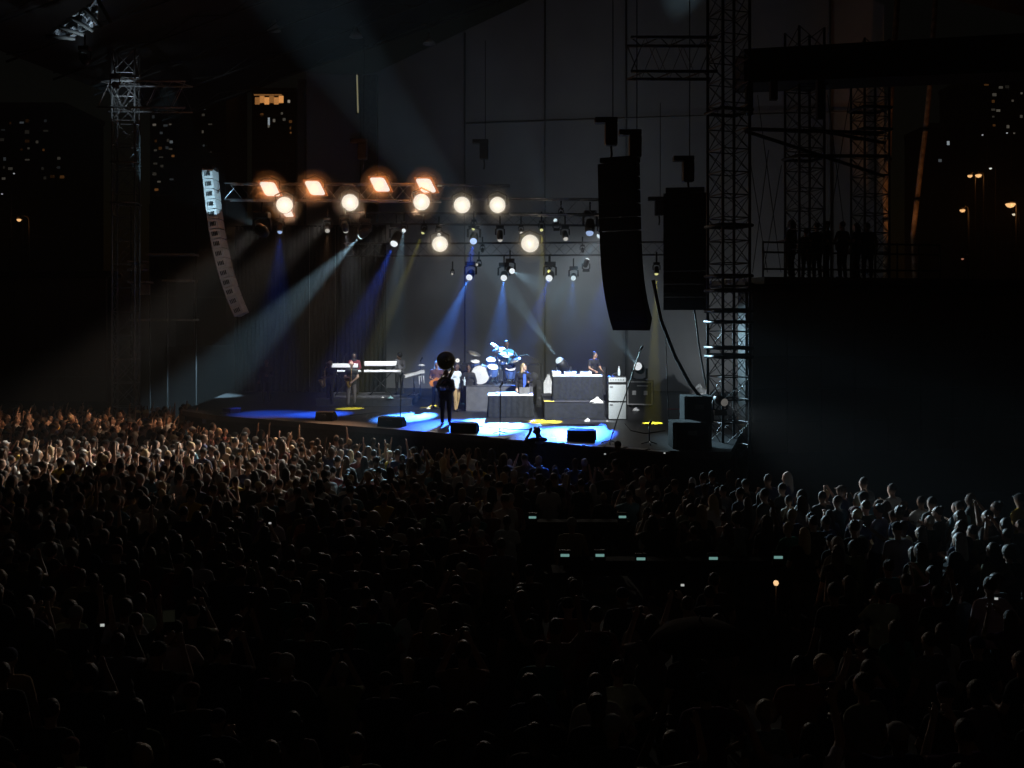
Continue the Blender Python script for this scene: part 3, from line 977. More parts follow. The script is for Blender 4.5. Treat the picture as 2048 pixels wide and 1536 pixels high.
for x_, l_ in ((.18, .34), (.26, .24), (.36, .30)):
    MB().tube([(x_, -.1, .82), (x_ + .02, -.12, .82 - l_)], [.025, .015], 6).build('cloth_strip', whitecl, t)
MB().lathe([(.02, .0), (.13, .02), (.15, .05), (.08, .10), (.01, .11)], 14, (.30, 0, 1.18)).build('hand_drum', whitep, t)
MB().tube([(.28, 0, 1.0), (.30, 0, 1.2)], .015, 6).build('rod', chrome, t)

# small white bits on the riser and floor
def crumpled(px, py, z, w_, label, name='towel', m=None):
    c = G(px, py, z)
    t = MB()
    rr = random.Random(int(px * 7 + py))
    n1, n2 = 10, 5
    vs, fs = [], []
    for j in range(n2):
        for i in range(n1):
            a = 2 * math.pi * i / n1
            q = (1 - (j / (n2 - 1)) ** 1.5)
            r_ = w_ / 2 * max(.08, q) * rr.uniform(.75, 1.15)
            vs.append((r_ * math.cos(a), r_ * .7 * math.sin(a), w_ * .45 * j / (n2 - 1) * rr.uniform(.8, 1.1)))
    for j in range(n2 - 1):
        for i in range(n1):
            fs.append((j * n1 + i, j * n1 + (i + 1) % n1, (j + 1) * n1 + (i + 1) % n1, (j + 1) * n1 + i))
    fs.append(tuple((n2 - 1) * n1 + i for i in range(n1)))
    fs.append(tuple(range(n1 - 1, -1, -1)))
    o = t.add(vs, fs).build(name, m or whitecl, None, c + Vector((0, 0, .004)))
    tag(o, label, name)
    return o


crumpled(1194, 806, STAGE + .61, .46, 'crumpled white towel heap on the disc jockey riser')
crumpled(1175, 843, STAGE, .24, 'white crumpled cloth on the floor left of amplifier stack')
crumpled(1214, 843, STAGE, .10, 'tiny white scrap at the foot of the amplifier stack', 'paper_scrap')
crumpled(1090, 831, STAGE, .10, 'tiny white scrap left of the disc jockey riser', 'paper_scrap')
crumpled(866, 815, STAGE, .34, 'white crumpled papers on the floor left of the guitarist', 'paper_heap')
crumpled(857, 818, STAGE, .18, 'small white paper beside the guitarist paper heap', 'paper_scrap')
crumpled(883, 814, STAGE, .22, 'white paper scrap at the guitarist feet', 'paper_scrap')
crumpled(781, 797, STAGE + .30, .24, 'pale teal cloth crumpled on the keyboard riser', 'cloth', mat('teal_cloth', (0.35, 0.6, 0.6), 0.9))
crumpled(765, 796, STAGE + .30, .14, 'white set list paper on the keyboard riser', 'paper_scrap')
crumpled(1272, 821, STAGE, .26, 'white cable coil on floor beside the road case', 'cable_coil')
# bottle
for px, py, z, lab in ((929, 771, STAGE + .96, 'water bottle on the left drum riser corner'), (1238, 752, 3.46, 'clear bottle on top of the amplifier stack')):
    c = G(px, py, z) if z < 3.2 else Vector((X_at(px, 33.9), 33.9, STAGE + 1.47))
    t = empty('bottle', c, 0, lab, 'bottle', 'water bottles')
    MB().lathe([(.04, 0), (.042, .02), (.042, .20), (.016, .26), (.016, .29)], 12).build('body', mat('bottle_plastic', (0.6, 0.7, 0.75), 0.2), t)
    MB().lathe([(.018, .288), (.018, .315), (.004, .318)], 10).build('cap', whitep, t)

# amplifier stack and road case
t = empty('amplifier_stack', (X_at(1234.5, 33.9), 33.95, STAGE), R(-4), 'silver-fronted bass amplifier stack of two cabinets and head', 'amplifier')
for z0, hh in ((0.0, .60), (.605, .60)):
    cab = MB().bevbox((0, 0, z0 + hh / 2), (.64, .48, hh), .02).build('cabinet', black, t)
    MB().bevbox((0, -.245, z0 + hh / 2), (.58, .02, hh - .05), .008).build('grille', tolex, cab)
    MB().bevbox((-.20, -.259, z0 + hh - .10), (.10, .012, .035), .004).build('badge', black, cab)
hdp = MB().bevbox((0, 0, 1.33), (.62, .40, .24), .02).build('head', black, t)
MB().bevbox((0, -.205, 1.345), (.58, .02, .15), .006).build('control_panel', tolex, hdp)
for i in range(6):
    MB().lathe([(.018, 0), (.015, .02), (.003, .02)], 10, (-.22 + .085 * i, -.216, 1.345), (0, -1, 0)).build('knob', black, hdp)
MB().tube(sag((-.2, -.1, 1.46), (.15, 0, 1.46), -.09, 8), .025, 6).build('handle', rubber, t)

t = empty('road_case', (X_at(1282, 38.6), 38.7, STAGE), R(-12), 'black flight case with white edges behind the amplifier stack', 'case')
cs_ = MB().bevbox((0, 0, .55), (.95, .72, .92), .02).build('box', black, t)
for a, b in (((-.475, .12), (.475, .12)), ((-.475, .98), (.475, .98)), ((-.46, .12), (-.46, .98)), ((.46, .12), (.46, .98))):
    dx, dz = b[0] - a[0], b[1] - a[1]
    MB().box(((a[0] + b[0]) / 2, -.366, (a[1] + b[1]) / 2), (max(.04, abs(dx)), .012, max(.04, abs(dz)))).build('edge_trim', mat('case_edge', (0.6, 0.6, 0.6), 0.4, 0.5), cs_)
for x_ in (-.22, .22):
    MB().bevbox((x_, -.368, .56), (.15, .014, .16), .005).build('latch_plate', mat('case_edge', (0.6, 0.6, 0.6), 0.4, 0.5), cs_)
MB().box((.1, -.368, .83), (.42, .012, .04)).build('label_strip', mat('case_edge', (0.6, 0.6, 0.6), 0.4, 0.5), cs_)
for x_ in (-.38, .38):
    for y_ in (-.26, .26):
        MB().lathe([(.05, -.02), (.055, 0), (.05, .02)], 12, (x_, y_, .055), (0, 1, 0)).build('wheel', rubber, t)
moving_head(0, 0, 0, P(1150, 560, 30), 'cool', .155, 'moving light standing on the flight case', (ICE, 22, 9, .7), hang=False, glow=.8, pt=P(1279, 737, 38.6))
bk = empty('flight_case', (X_at(1131, 37.0), 37.0, STAGE + .60), 0, 'black case behind the left end of disc jockey table', 'case')
MB().bevbox((0, 0, .30), (.7, .5, .60), .02).build('box', black, bk)
MB().tube(sag((-.1, -.26, .35), (.1, -.26, .35), .04, 6), .014, 6).build('handle', dark, bk)
moving_head(0, 0, 0, P(1008, 565, 35.6), 'cyan', .145, 'moving light beside the disc jockey with strong upward beam', (ICE, 48, 13, .5), hang=False, glow=1.0, pt=P(1127, 733, 37.0))

# guitar cabinets behind the singer
for x0, x1, yy, z0, z1, lab in ((1056, 1082, 39.9, STAGE + .0, STAGE + 1.6, 'tall dark speaker cabinet behind the singer'),
                                (1074, 1086, 39.0, STAGE + .0, STAGE + 1.0, 'low dark speaker cabinet right of the singer'),
                                (1197, 1212, 36.9, STAGE + .60, STAGE + 1.62, 'dark monitor speaker beside the disc jockey'),
                                (924, 948, 40.6, STAGE + .0, STAGE + 1.62, 'dark speaker cabinet left of the drum kit'),
                                (902, 922, 41.0, STAGE + .0, STAGE + 1.45, 'grey equipment rack behind the sousaphone bell')):
    w = (x1 - x0) * yy / F
    t = empty('speaker_cabinet', (X_at((x0 + x1) / 2, yy), yy, z0), R(-8), lab, 'speaker', 'backline speaker cabinets')
    b = MB().bevbox((0, 0, (z1 - z0) / 2), (w, .5, z1 - z0), .03).build('cabinet', drape, t)
    MB().bevbox((0, -.255, (z1 - z0) / 2), (w * .88, .02, (z1 - z0) * .9), .01).build('grille', blackcab, b)
    for k in range(2):
        MB().lathe([(w * .32, 0), (w * .30, .015), (w * .1, .004), (.01, .012)], 18, (0, -.266, (z1 - z0) * (.3 + .4 * k)), (0, -1, 0)).build('cone', mat('cone_paper', (.03, .03, .03), .7), b)
t = empty('stage_monitor', P(1056, 724, 40.2), 0, 'tilted black wedge speaker on top of the tall cabinet', 'speaker')
t.location.z = STAGE + 1.605
MB().prism([(-.35, 0), (.40, 0), (.40, .12), (-.10, .36), (-.35, .30)], .45).build('cabinet', blackcab, t)
MB().box((.13, -.0, .262), (.5, .40, .02), Matrix.Rotation(R(25.6), 3, 'Y')).build('grille', rubber, t)

# floor wedge monitors along the stage edge
for px, py, w_, lab in ((647, 842, .62, 'leftmost black wedge monitor on the stage edge'), (779, 854, .82, 'black wedge monitor left of the sousaphone player'),
                        (926, 866, .80, 'black wedge monitor at the sousaphone player feet'), (1161, 882, .78, 'rightmost black wedge monitor on the stage edge')):
    c = G(px, py, STAGE)
    t = empty('wedge_monitor', c + Vector((0, .05, .002)), R(-14), lab, 'speaker', 'wedge monitors along the stage edge')
    MB().prism([(-.20, 0), (.22, 0), (.16, .28), (-.02, .30), (-.20, .14)], w_, (0, .2, 0), (0, -1, 0), (0, 0, 1)).build('cabinet', blackcab, t)
    MB().box((0, .315, .235), (w_ * .9, .22, .015), Matrix.Rotation(R(-41), 3, 'X')).build('grille', rubber, t)
    MB().tube([(-.08, -.03, .2), (-.07, -.05, .2), (.07, -.05, .2), (.08, -.03, .2)], .012, 6).build('handle', dark, t)

# blue-lit steps at the far left corner of the stage
for px0, px1, py0, py1, lab in ((452, 474, 816, 832, 'blue-lit box on the far left stage corner'), (415, 452, 828, 846, 'blue-lit steps left of the stage corner')):
    Y = 36.2
    t = empty('stage_steps', P((px0 + px1) / 2, py1, Y), R(-30), lab, 'steps')
    w, h = (px1 - px0) * Y / F, (py1 - py0) * Y / F
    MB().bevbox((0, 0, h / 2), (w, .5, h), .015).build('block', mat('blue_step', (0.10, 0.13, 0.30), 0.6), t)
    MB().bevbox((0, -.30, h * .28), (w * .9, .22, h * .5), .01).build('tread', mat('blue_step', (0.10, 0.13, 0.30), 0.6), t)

# microphone stands
def mic_stand(base, tip, label, boom=None):
    base, tip = Vector(base), Vector(tip)
    t = empty('microphone_stand', base, 0, label, 'stand', 'microphone stands')
    d = tip - base
    for k in range(3):
        a = k * 2.094 + .5
        MB().tube([(0, 0, .08), (.24 * math.cos(a), .24 * math.sin(a), .01)], .014, 6).build('foot', black, t)
    MB().tube([(0, 0, .02), d], .016, 6).build('pole', black, t)
    b = boom or (d + Vector((.03, 0, .05)))
    MB().tube([d, b], .012, 6).build('boom', black, t)
    dr = (b - d).normalized()
    MB().lathe([(.018, -.12), (.024, -.02), (.034, .02), (.03, .06), (.01, .08)], 10, b, dr).build('microphone', black, t)


mic_stand(G(1219, 887, STAGE), P(1281, 700, 28.5), 'tall slanted microphone boom stand in front of the amplifier stack')
mic_stand(G(1299, 889, STAGE), P(1298, 850, 27.3), 'short upright stand before the right yellow light pool')
mic_stand(G(840, 798, STAGE), P(842, 720, 42), 'microphone stand right of the white percussion stand')
mic_stand(G(670, 800, STAGE), P(690, 712, 41.5), 'boom stand before the hooded keyboard player')

# crates on the right front corner
for x0, x1, y0, y1, Y, lab in ((1369, 1428, 793, 846, 27.2, 'upper black crate at the foot of the right tower'), (1346, 1424, 845, 901, 26.2, 'lower black crate on the right stage corner')):
    a, b = P(x0, y0, Y), P(x1, y1, Y)
    t = empty('equipment_crate', ((a.x + b.x) / 2, Y + .4, STAGE if y1 > 880 else b.z), 0, lab, 'crate', 'black crates at the right stage corner')
    h = a.z - t.location.z
    bx = MB().bevbox((0, 0, h / 2), (b.x - a.x, .8, h), .02).build('box', mat('crate_black', (.006, .006, .006), .95, spec=.1), t)
    for s in (-1, 1):
        MB().bevbox((s * (b.x - a.x) * .44, -.405, h / 2), (.05, .012, h * .9), .004).build('corner_strip', dark, bx)
    MB().bevbox((0, -.41, h * .6), (.24, .016, .12), .004).build('handle', dark, bx)
q = MB().tube([G(1336, 821, STAGE) - G(1300, 822, STAGE), Vector((.0, .0, .0))], .012, 6)
o = MB().tube([Vector((0, 0, .012)), Vector((.9, .05, .012)), Vector((1.6, -.05, .012))], .02, 6).build('floor_cable', mat('red_cable', (.45, .03, .02), .5), None, G(1335, 819, STAGE))
tag(o, 'red cable lying on the stage floor left of the crates', 'cable')
o = crumpled(1398, 790, STAGE, 1.1, 'clear crumpled plastic sheet at the wall behind the crates', 'plastic_sheet', mat('clear_plastic', (.5, .52, .52), .2, 0, .5, 5, .5))
o = crumpled(1096, 806, STAGE, .95, 'white draped cloth behind the disc jockey table', 'draped_cloth')
o.scale = (1, 1, 2.6)

# ------------------------------------------------------------------ drum kit
DZ = STAGE + .955
DC = Vector((X_at(985, 37.6), 37.6, DZ))


def drum(name, c, axis, r, d, label, head_m=None, shell_m=None, legs=True):
    t = empty(name, c, 0, label, 'drum', 'drum kit')
    ax = Vector(axis).normalized()
    sh_ = MB().lathe([(r * .98, -d / 2), (r, -d / 2 + .02), (r, d / 2 - .02), (r * .98, d / 2)], 24, (0, 0, 0), ax).build('shell', shell_m or mat('drum_shell', (.12, .22, .6), .25), t)
    MB().lathe([(r * .97, 0), (r * .6, .008), (.01, .012)], 24, ax * (d / 2 + .004), ax, cap=False).build('drum_head', head_m or whitep, t)
    MB().tube([ax * (d / 2) + (Quaternion(ax, 2 * math.pi * k / 20) @ (ax.orthogonal().normalized() * r * 1.01)) for k in range(20)], .016, 6, closed=True).build('hoop', chrome, t)
    return t


drum('bass_drum', (X_at(964, 37.3), 37.45, DZ + .36), (-.25, -1, 0), .36, .5, 'white-headed bass drum at the front of the riser')
for s in (-1, 1):
    pass
for px, py, Y, r, d, lab in ((950, 728, 37.7, .17, .22, 'left rack tom above the bass drum'), (981, 725, 37.6, .18, .24, 'right rack tom above the bass drum'),
                             (985, 742, 37.2, .2, .34, 'floor tom right of the bass drum'), (1020, 745, 37.9, .21, .36, 'rear floor tom near the drummer'),
                             (1003, 722, 38.0, .18, .14, 'snare drum before the drummer')):
    c = P(px, py, Y)
    t = drum('tom_drum', c, (0.1, -.45, .9), r, d, lab)
    for k in range(3):
        a = k * 2.094 + .3
        lg = Vector((r * 1.04 * math.cos(a), r * 1.04 * math.sin(a), 0))
        MB().tube([lg + Vector((0, 0, .05)), lg * 1.15 + Vector((0, 0, DZ - c.z + .01))], .012, 6).build('leg', chrome, t)
for px, py, r, tx, lab in ((948, 707, .26, .35, 'leftmost tilted cymbal of the drum kit'), (998, 700, .25, -.2, 'cymbal in front of the drummer face'),
                           (975, 729, .22, .1, 'low cymbal above the toms'), (1030, 721, .24, -.45, 'rightmost cymbal beside the drummer'), (1012, 710, .27, .05, 'wide pale cymbal under the drummer arm'),
                           (990, 692, .20, .5, 'highest small cymbal of the drum kit')):
    Y = 37.5 + (px % 7) * .07
    c = P(px, py, Y)
    t = empty('cymbal_stand', (c.x, Y, DZ), 0, lab, 'cymbal', 'cymbals of the drum kit')
    h = c.z - DZ
    ax = Vector((tx, -.35, 1)).normalized()
    MB().tube([(0, 0, .02), (0, 0, h + .03)], .013, 6).build('stand', chrome, t)
    for k in range(3):
        a = k * 2.094
        MB().tube([(0, 0, .22), (.2 * math.cos(a), .2 * math.sin(a), .01)], .011, 6).build('foot', chrome, t)
    MB().lathe([(r, 0), (r * .6, .018), (r * .25, .03), (.045, .05), (.01, .056)], 24, (0, 0, h), ax).build('cymbal', mat('cymbal_bronze', (.75, .72, .62), .3, .9), t)
t = empty('drum_stool', (X_at(1012, 38.4), 38.4, DZ), 0, 'drum stool under the drummer', 'stool')
MB().lathe([(.14, .46), (.17, .48), (.17, .54), (.14, .56)], 18).build('seat', rubber, t)
for k in range(3):
    a = k * 2.094
    MB().tube([(0, 0, .46), (.25 * math.cos(a), .25 * math.sin(a), .01)], .014, 6).build('leg', chrome, t)

for k, (pts, lab) in enumerate((([(700, 832), (745, 826), (800, 829), (838, 822)], 'black cable winding over the floor before the keyboards'),
                                ([(1040, 842), (1075, 846), (1120, 849), (1190, 851)], 'black cable on the floor before the disc jockey riser'),
                                ([(1250, 848), (1262, 862), (1290, 868), (1330, 862)], 'black cable on the floor right of the amplifier stack'),
                                ([(950, 852), (1000, 858), (1060, 860)], 'black cable on the floor before the singer table'))):
    q = [G(a, b, STAGE) for a, b in pts]
    o = MB().tube([p - q[0] + Vector((0, 0, .014)) for p in q], .013, 6).build('floor_cable', rubber, None, q[0])
    tag(o, lab, 'cable', 'black floor cables')
mic_stand(G(800, 846, STAGE), P(802, 752, 33.6), 'upright microphone stand behind the second wedge monitor')
mic_stand(G(1000, 868, STAGE), P(1001, 772, 30.2), 'upright microphone stand at the front in line with drums')

for px, py, lab in ((915, 721, 'upper white glint beside the sousaphone bell, added as a small lamp'), (908, 731, 'lower white glint beside the sousaphone bell, added as a small lamp')):
    moving_head(0, 0, 0, Vector((0, 5, 5)), 'white', .085, lab, None, hang=False, glow=1.0, group='white glints beside the bell', pt=P(px, py, 40.4))  # glowing lamps added in place of small white reflections

# ================================================================== PEOPLE
def capsule(mb, a, b, ra, rb, n=10):
    a, b = Vector(a), Vector(b)
    d = b - a
    L = d.length
    if L < 1e-5:
        d = Vector((0, 0, 1))
    prof = []
    for k in range(4, -1, -1):
        an = math.pi / 2 * k / 4
        prof.append((max(.001, ra * math.cos(an)), -ra * math.sin(an)))
    for k in range(0, 5):
        an = math.pi / 2 * k / 4
        prof.append((max(.001, rb * math.cos(an)), L + rb * math.sin(an)))
    mb.lathe(prof, n, a, d)


def soft(prims, voxel, ratio, it=3, name='soft'):
    """one continuous skin over a list of tapered capsules / ellipsoids"""
    mb = MB()
    for p in prims:
        if p[0] == 'c':
            capsule(mb, p[1], p[2], p[3], p[4])
        else:                                    # ellipsoid: centre, radii
            c, r_ = Vector(p[1]), p[2]
            q = MB()
            q.lathe([(max(.001, math.sin(math.pi * k / 10)), -math.cos(math.pi * k / 10)) for k in range(11)], 14)
            mb.add([c + Vector((v[0] * r_[0], v[1] * r_[1], v[2] * r_[2])) for v in q.v], q.f, True)
    me = mb.mesh('tmp', None)
    ob = bpy.data.objects.new('tmp', me)
    COL.objects.link(ob)
    m = ob.modifiers.new('r', 'REMESH')
    m.mode = 'VOXEL'
    m.voxel_size = voxel
    m = ob.modifiers.new('s', 'SMOOTH')
    m.factor = .5
    m.iterations = it
    if ratio < 1:
        m = ob.modifiers.new('d', 'DECIMATE')
        m.ratio = ratio
    dg = bpy.context.evaluated_depsgraph_get()
    out = bpy.data.meshes.new_from_object(ob.evaluated_get(dg), depsgraph=dg)
    out.name = name
    bpy.data.objects.remove(ob)
    bpy.data.meshes.remove(me)
    out.polygons.foreach_set('use_smooth', [True] * len(out.polygons))
    return out


ARM = {'relaxed': ((.275, -.03, 1.13), (.27, .10, .90)),
       'up': ((.31, .10, 1.56), (.27, .14, 1.84)),
       'front': ((.26, .06, 1.12), (.11, .28, 1.12)),
       'phone': ((.25, .22, 1.34), (.10, .34, 1.62)),
       'clap': ((.27, .14, 1.22), (.06, .29, 1.36)),
       'hip': ((.38, -.06, 1.15), (.20, .07, 1.00)),
       'wide': ((.42, .05, 1.50), (.52, .12, 1.78)),
       'keys': ((.26, .10, 1.13), (.17, .36, 1.06)),
       'head': ((.42, .06, 1.50), (.16, .10, 1.68)),
       'drum': ((.31, .12, 1.18), (.22, .40, 1.20)),
       'point': ((.30, .22, 1.42), (.30, .48, 1.58))}


def figure(armR='relaxed', armL='relaxed', stance=.12, lean=0.0, sit=False, long=False, hair='short', hands=True, wide=1.0, skirt=False, turn=0.0, step=0.0):
    """tapered capsules for one figure 1.75 m tall that faces +Y, feet on z = 0"""
    S = {'body': [], 'shirt': [], 'trousers': [], 'shoe': [], 'hair': []}
    B, T, L = S['body'], S['shirt'], S['trousers']

    def bend(p):          # lean the upper body forward about the hips
        p = Vector(p)
        if p.z > .95 and lean:
            q = Matrix.Rotation(-lean, 3, 'X') @ (p - Vector((0, 0, .95)))
            return q + Vector((0, 0, .95))
        return p
    w = wide
    torso = [('c', (-.12 * w, 0, 1.33), (.12 * w, 0, 1.33), .105, .105), ('c', (-.07 * w, 0, 1.12), (.07 * w, 0, 1.12), .105 * w, .105 * w),
             ('c', (0, -.01, 1.36), (0, 0, 1.0), .115, .11), ('c', (-.08 * w, 0, .98), (.08 * w, 0, .98), .115 * w, .115 * w),
             ('c', (-.13 * w, -.01, 1.41), (.13 * w, -.01, 1.41), .06, .06)]
    neck = [('c', (0, -.01, 1.42), (0, .01, 1.56), .06, .052)]
    hc = Vector((0, .015, 1.64))
    head = [('e', hc, (.078, .098, .118)), ('c', hc + Vector((0, .045, -.07)), hc + Vector((0, .06, -.085)), .048, .04),
            ('c', hc + Vector((0, .095, .0)), hc + Vector((0, .112, -.03)), .010, .016), ('e', hc + Vector((.08, 0, -.01)), (.012, .022, .032)), ('e', hc + Vector((-.08, 0, -.01)), (.012, .022, .032)),
            ('c', hc + Vector((-.03, .085, .025)), hc + Vector((.03, .085, .025)), .016, .016), ('c', hc + Vector((-.018, .093, -.052)), hc + Vector((.018, .093, -.052)), .010, .010)]
    B += torso + neck
    infl = .014
    T += [(p[0], p[1], p[2], p[3] + infl, p[4] + infl) for p in torso]
    T += [('c', (-.09 * w, 0, .90), (.09 * w, 0, .90), .122 * w, .122 * w)]
    for s, nm in ((1, armR), (-1, armL)):
        e, wr = ARM[nm] if isinstance(nm, str) else nm
        sh = Vector((s * .185 * w, -.01, 1.40))
        e, wr = Vector((s * e[0], e[1], e[2])), Vector((s * wr[0], wr[1], wr[2]))
        B += [('c', sh, e, .058, .045), ('c', e, wr, .046, .031)]
        T += [('c', sh, sh.lerp(e, 1.0 if long else .62), .066, .058)]
        if long:
            T += [('c', e, e.lerp(wr, .93), .056, .040)]
        d = (wr - e).normalized()
        x = d.cross(Vector((0, 1, 0)))
        if x.length < .3:
            x = d.cross(Vector((1, 0, 0)))
        x.normalize()
        y = x.cross(d)
        if hands:
            for i in range(-1, 2):
                B.append(('c', wr + x * .017 * i, wr + d * .085 + x * .022 * i, .016, .015))
            for i, l in ((-1.5, .055), (-.5, .072), (.5, .078), (1.5, .068)):
                k0 = wr + d * .085 + x * .019 * i
                k1 = k0 + d * l * .55 + y * .008
                B += [('c', k0, k1, .0095, .009), ('c', k1, k1 + d * l * .4 + y * .022, .009, .0075)]
            th = wr + d * .03 + x * .03
            B += [('c', th, th + d * .04 + x * .03, .012, .010), ('c', th + d * .04 + x * .03, th + d * .075 + x * .032 + y * .01, .010, .008)]
        else:
            B += [('c', wr, wr + d * .09, .032, .034), ('c', wr + d * .09, wr + d * .16 + y * .02, .032, .018)]
    for s in (1, -1):
        hip = Vector((s * .095 * w, 0, .93))
        if sit:
            kn, an = Vector((s * .16, .42, .56)), Vector((s * .15, .40, .09))
            hip = Vector((s * .10, .02, .62))
        else:
            st = step * s
            kn, an = Vector((s * (stance * .9), .035 + st * .5, .50)), Vector((s * stance, -.01 + st, .085))
        B += [('c', hip, kn, .085 * w, .058), ('c', kn, an, .056, .036), ('c', an, an + Vector((0, .02, -.045)), .038, .04), ('c', an + Vector((0, -.03, -.05)), an + Vector((s * .015, .14, -.057)), .036, .028)]
        L += [('c', hip, kn, .10 * w, .076), ('c', kn, an + Vector((0, 0, .01)), .074, .060)]
        S['shoe'].append([('c', an + Vector((0, -.04, -.045)), an + Vector((s * .015, .15, -.05)), .042, .034)])
    L += [('c', (-.085 * w, 0, .96), (.085 * w, 0, .96), .122 * w, .122 * w)]
    if sit:
        dz = -.33
        mv = lambda P_: [(p[0], Vector(p[1]) + Vector((0, 0, dz)), (Vector(p[2]) + Vector((0, 0, dz))) if p[0] == 'c' else p[2]) + tuple(p[3:]) for p in P_]
        nb = len(torso + neck)
        legs_start = [p for p in B if p[0] == 'c' and Vector(p[1]).z < .64]
        B[:] = mv([p for p in B if p not in legs_start]) + legs_start
        T[:] = mv(T)
        legL = [p for p in L if Vector(p[1]).z < .64]
        L[:] = mv([p for p in L if p not in legL]) + legL
        head = mv(head)
        hc = hc + Vector((0, 0, dz))
    hr = []
    if hair in ('short', 'long', 'bun', 'afro'):
        g = .030 if hair == 'afro' else .0
        hr += [('e', hc + Vector((0, -.022, .032)), (.086 + g, .098 + g, .104 + g))]
        if hair == 'long':
            hr += [('c', hc + Vector((0, -.06, 0)), hc + Vector((0, -.10, -.26)), .082, .07), ('c', hc + Vector((.07, -.03, 0)), hc + Vector((.09, -.04, -.2)), .035, .03), ('c', hc + Vector((-.07, -.03, 0)), hc + Vector((-.09, -.04, -.2)), .035, .03)]
        if hair == 'bun':
            hr += [('e', hc + Vector((0, -.09, .10)), (.05, .05, .05))]
    elif hair == 'cap':
        hr += [('e', hc + Vector((0, -.008, .045)), (.092, .108, .085)), ('c', hc + Vector((-.04, .10, .045)), hc + Vector((.04, .10, .045)), .018, .018), ('c', hc + Vector((0, .09, .045)), hc + Vector((0, .165, .035)), .022, .014)]
    elif hair == 'brim':
        hr += [('e', hc + Vector((0, -.005, .06)), (.092, .108, .085)), ('e', hc + Vector((0, 0, .045)), (.165, .18, .02))]
    elif hair == 'hood':
        hr += [('e', hc + Vector((0, -.03, .01)), (.105, .115, .14)), ('c', hc + Vector((0, -.05, -.1)), hc + Vector((0, -.02, -.2)), .10, .12)]
    if turn:
        rt = Matrix.Rotation(turn, 3, 'Z')
        rot = lambda P_: [(p[0], rt @ Vector(p[1]), (rt @ Vector(p[2])) if p[0] == 'c' else p[2]) + tuple(p[3:]) for p in P_]
        head, hr = rot(head), rot(hr)
    B += head
    S['hair'] = hr
    for k in ('body', 'shirt', 'hair', 'trousers'):
        S[k] = [((p[0], bend(p[1]), bend(p[2])) + tuple(p[3:])) if p[0] == 'c' else (p[0], bend(p[1]), p[2]) for p in S[k]]
    return S


def dress(S, vox=.011, ratio=.35, sm=None):
    M = {'body': soft(S['body'], vox, ratio, 2, 'person')}
    M['shirt'] = soft(S['shirt'], vox * 1.6, ratio, 3, 'shirt')
    M['trousers'] = soft(S['trousers'], vox * 1.6, ratio, 3, 'trousers')
    M['shoe'] = [soft(p, vox * 1.3, ratio, 1, 'shoe') for p in S['shoe']]
    if S['hair']:
        M['hair'] = soft(S['hair'], vox * 1.2, ratio, 1, 'hair')
    M['shirt'].materials.append(shirt_m)
    M['trousers'].materials.append(trouser_m)
    for m in M['shoe']:
        m.materials.append(rubber)
    return M


def put_person(M, loc, rz, skin, shirt, trousers, hairm=None, capcol=None, label=None, group=None, scale=1.0, shoes=True, hat=False):
    me = M['body'].copy() if len(M['body'].materials) == 0 else M['body']
    o = link('person', me)
    me.materials.append(skin) if len(me.materials) == 0 else None
    o.material_slots[0].link = 'OBJECT'
    o.material_slots[0].material = skin
    o.location = loc
    o.rotation_euler = (0, 0, rz)
    o.scale = (scale,) * 3
    tag(o, label, 'person', group)
    s = link('shirt', M['shirt'], o)
    s.color = tuple(shirt) + (1,)
    t = link('trousers', M['trousers'], o)
    t.color = tuple(trousers) + (1,)
    if shoes:
        for m in M['shoe']:
            link('shoe', m, o)
    if 'hair' in M:
        h = link('hat' if hat else 'hair', M['hair'], o)
        if not len(M['hair'].materials):
            M['hair'].materials.append(cap_m)
        h.material_slots[0].link = 'OBJECT'
        if capcol is not None:
            h.material_slots[0].material = cap_m
            h.color = tuple(capcol) + (1,)
        else:
            h.material_slots[0].material = hairm or hair_mats['black']
    return o


def eyes(o, hc=Vector((0, .015, 1.64))):
    for s in (-1, 1):
        MB().lathe([(.001, -.009), (.008, -.005), (.010, 0), (.008, .005), (.001, .009)], 8, hc + Vector((s * .032, .086, .002))).build('eye', rubber, o)


PB = 'performers on stage'
FACE = math.pi                    # towards the camera

# bald saxophonist
o = put_person(dress(figure('front', ((.25, .02, 1.13), (.05, .24, .98)), .13, hair='none', turn=.2)), G(703, 812, STAGE), FACE + .15, skin_mats[2], (.035, .04, .042), (.16, .145, .15),
               label='bald saxophonist in dark shirt and grey jeans beside the keyboards', group=PB)
eyes(o)
SAXP = o
# second horn player, in the dark at the left
o = put_person(dress(figure('front', 'front', .12, hair='cap', long=True, turn=-.5)), G(661, 811.8, STAGE), FACE - .7, skin_mats[0], (.02, .02, .02), (.015, .015, .016), capcol=(.32, .27, .2), hat=True,
               label='horn player in dark clothes and pale cap left of the bald saxophonist', group=PB)
HORNP = o
# hooded keyboard player
o = put_person(dress(figure('keys', 'keys', .12, hair='hood', long=True)), (X_at(709, 41.3), 41.3, STAGE + .30), FACE + .05, skin_mats[0], (.16, .03, .045), (.02, .02, .022), capcol=(.018, .018, .018), hat=True,
               label='keyboard player in maroon top and black hood', group=PB, scale=.95)
eyes(o)
# second keyboard player
o = put_person(dress(figure('keys', 'keys', .12, hair='afro', long=True, turn=-.5)), (X_at(799, 41.0), 41.0, STAGE + .30), FACE - .35, skin_mats[0], (.09, .09, .10), (.03, .03, .03), hair_mats['black'],
               label='keyboard player in dark grey standing at right keyboard end', group=PB, scale=.97)
# faint person far left on stage
o = put_person(dress(figure('relaxed', 'front', .12, hair='short', long=True)), G(533, 806, STAGE), FACE, skin_mats[0], (.03, .03, .03), (.02, .02, .02), hair_mats['black'],
               label='barely lit stage hand in black far left of the keyboards', group=PB)
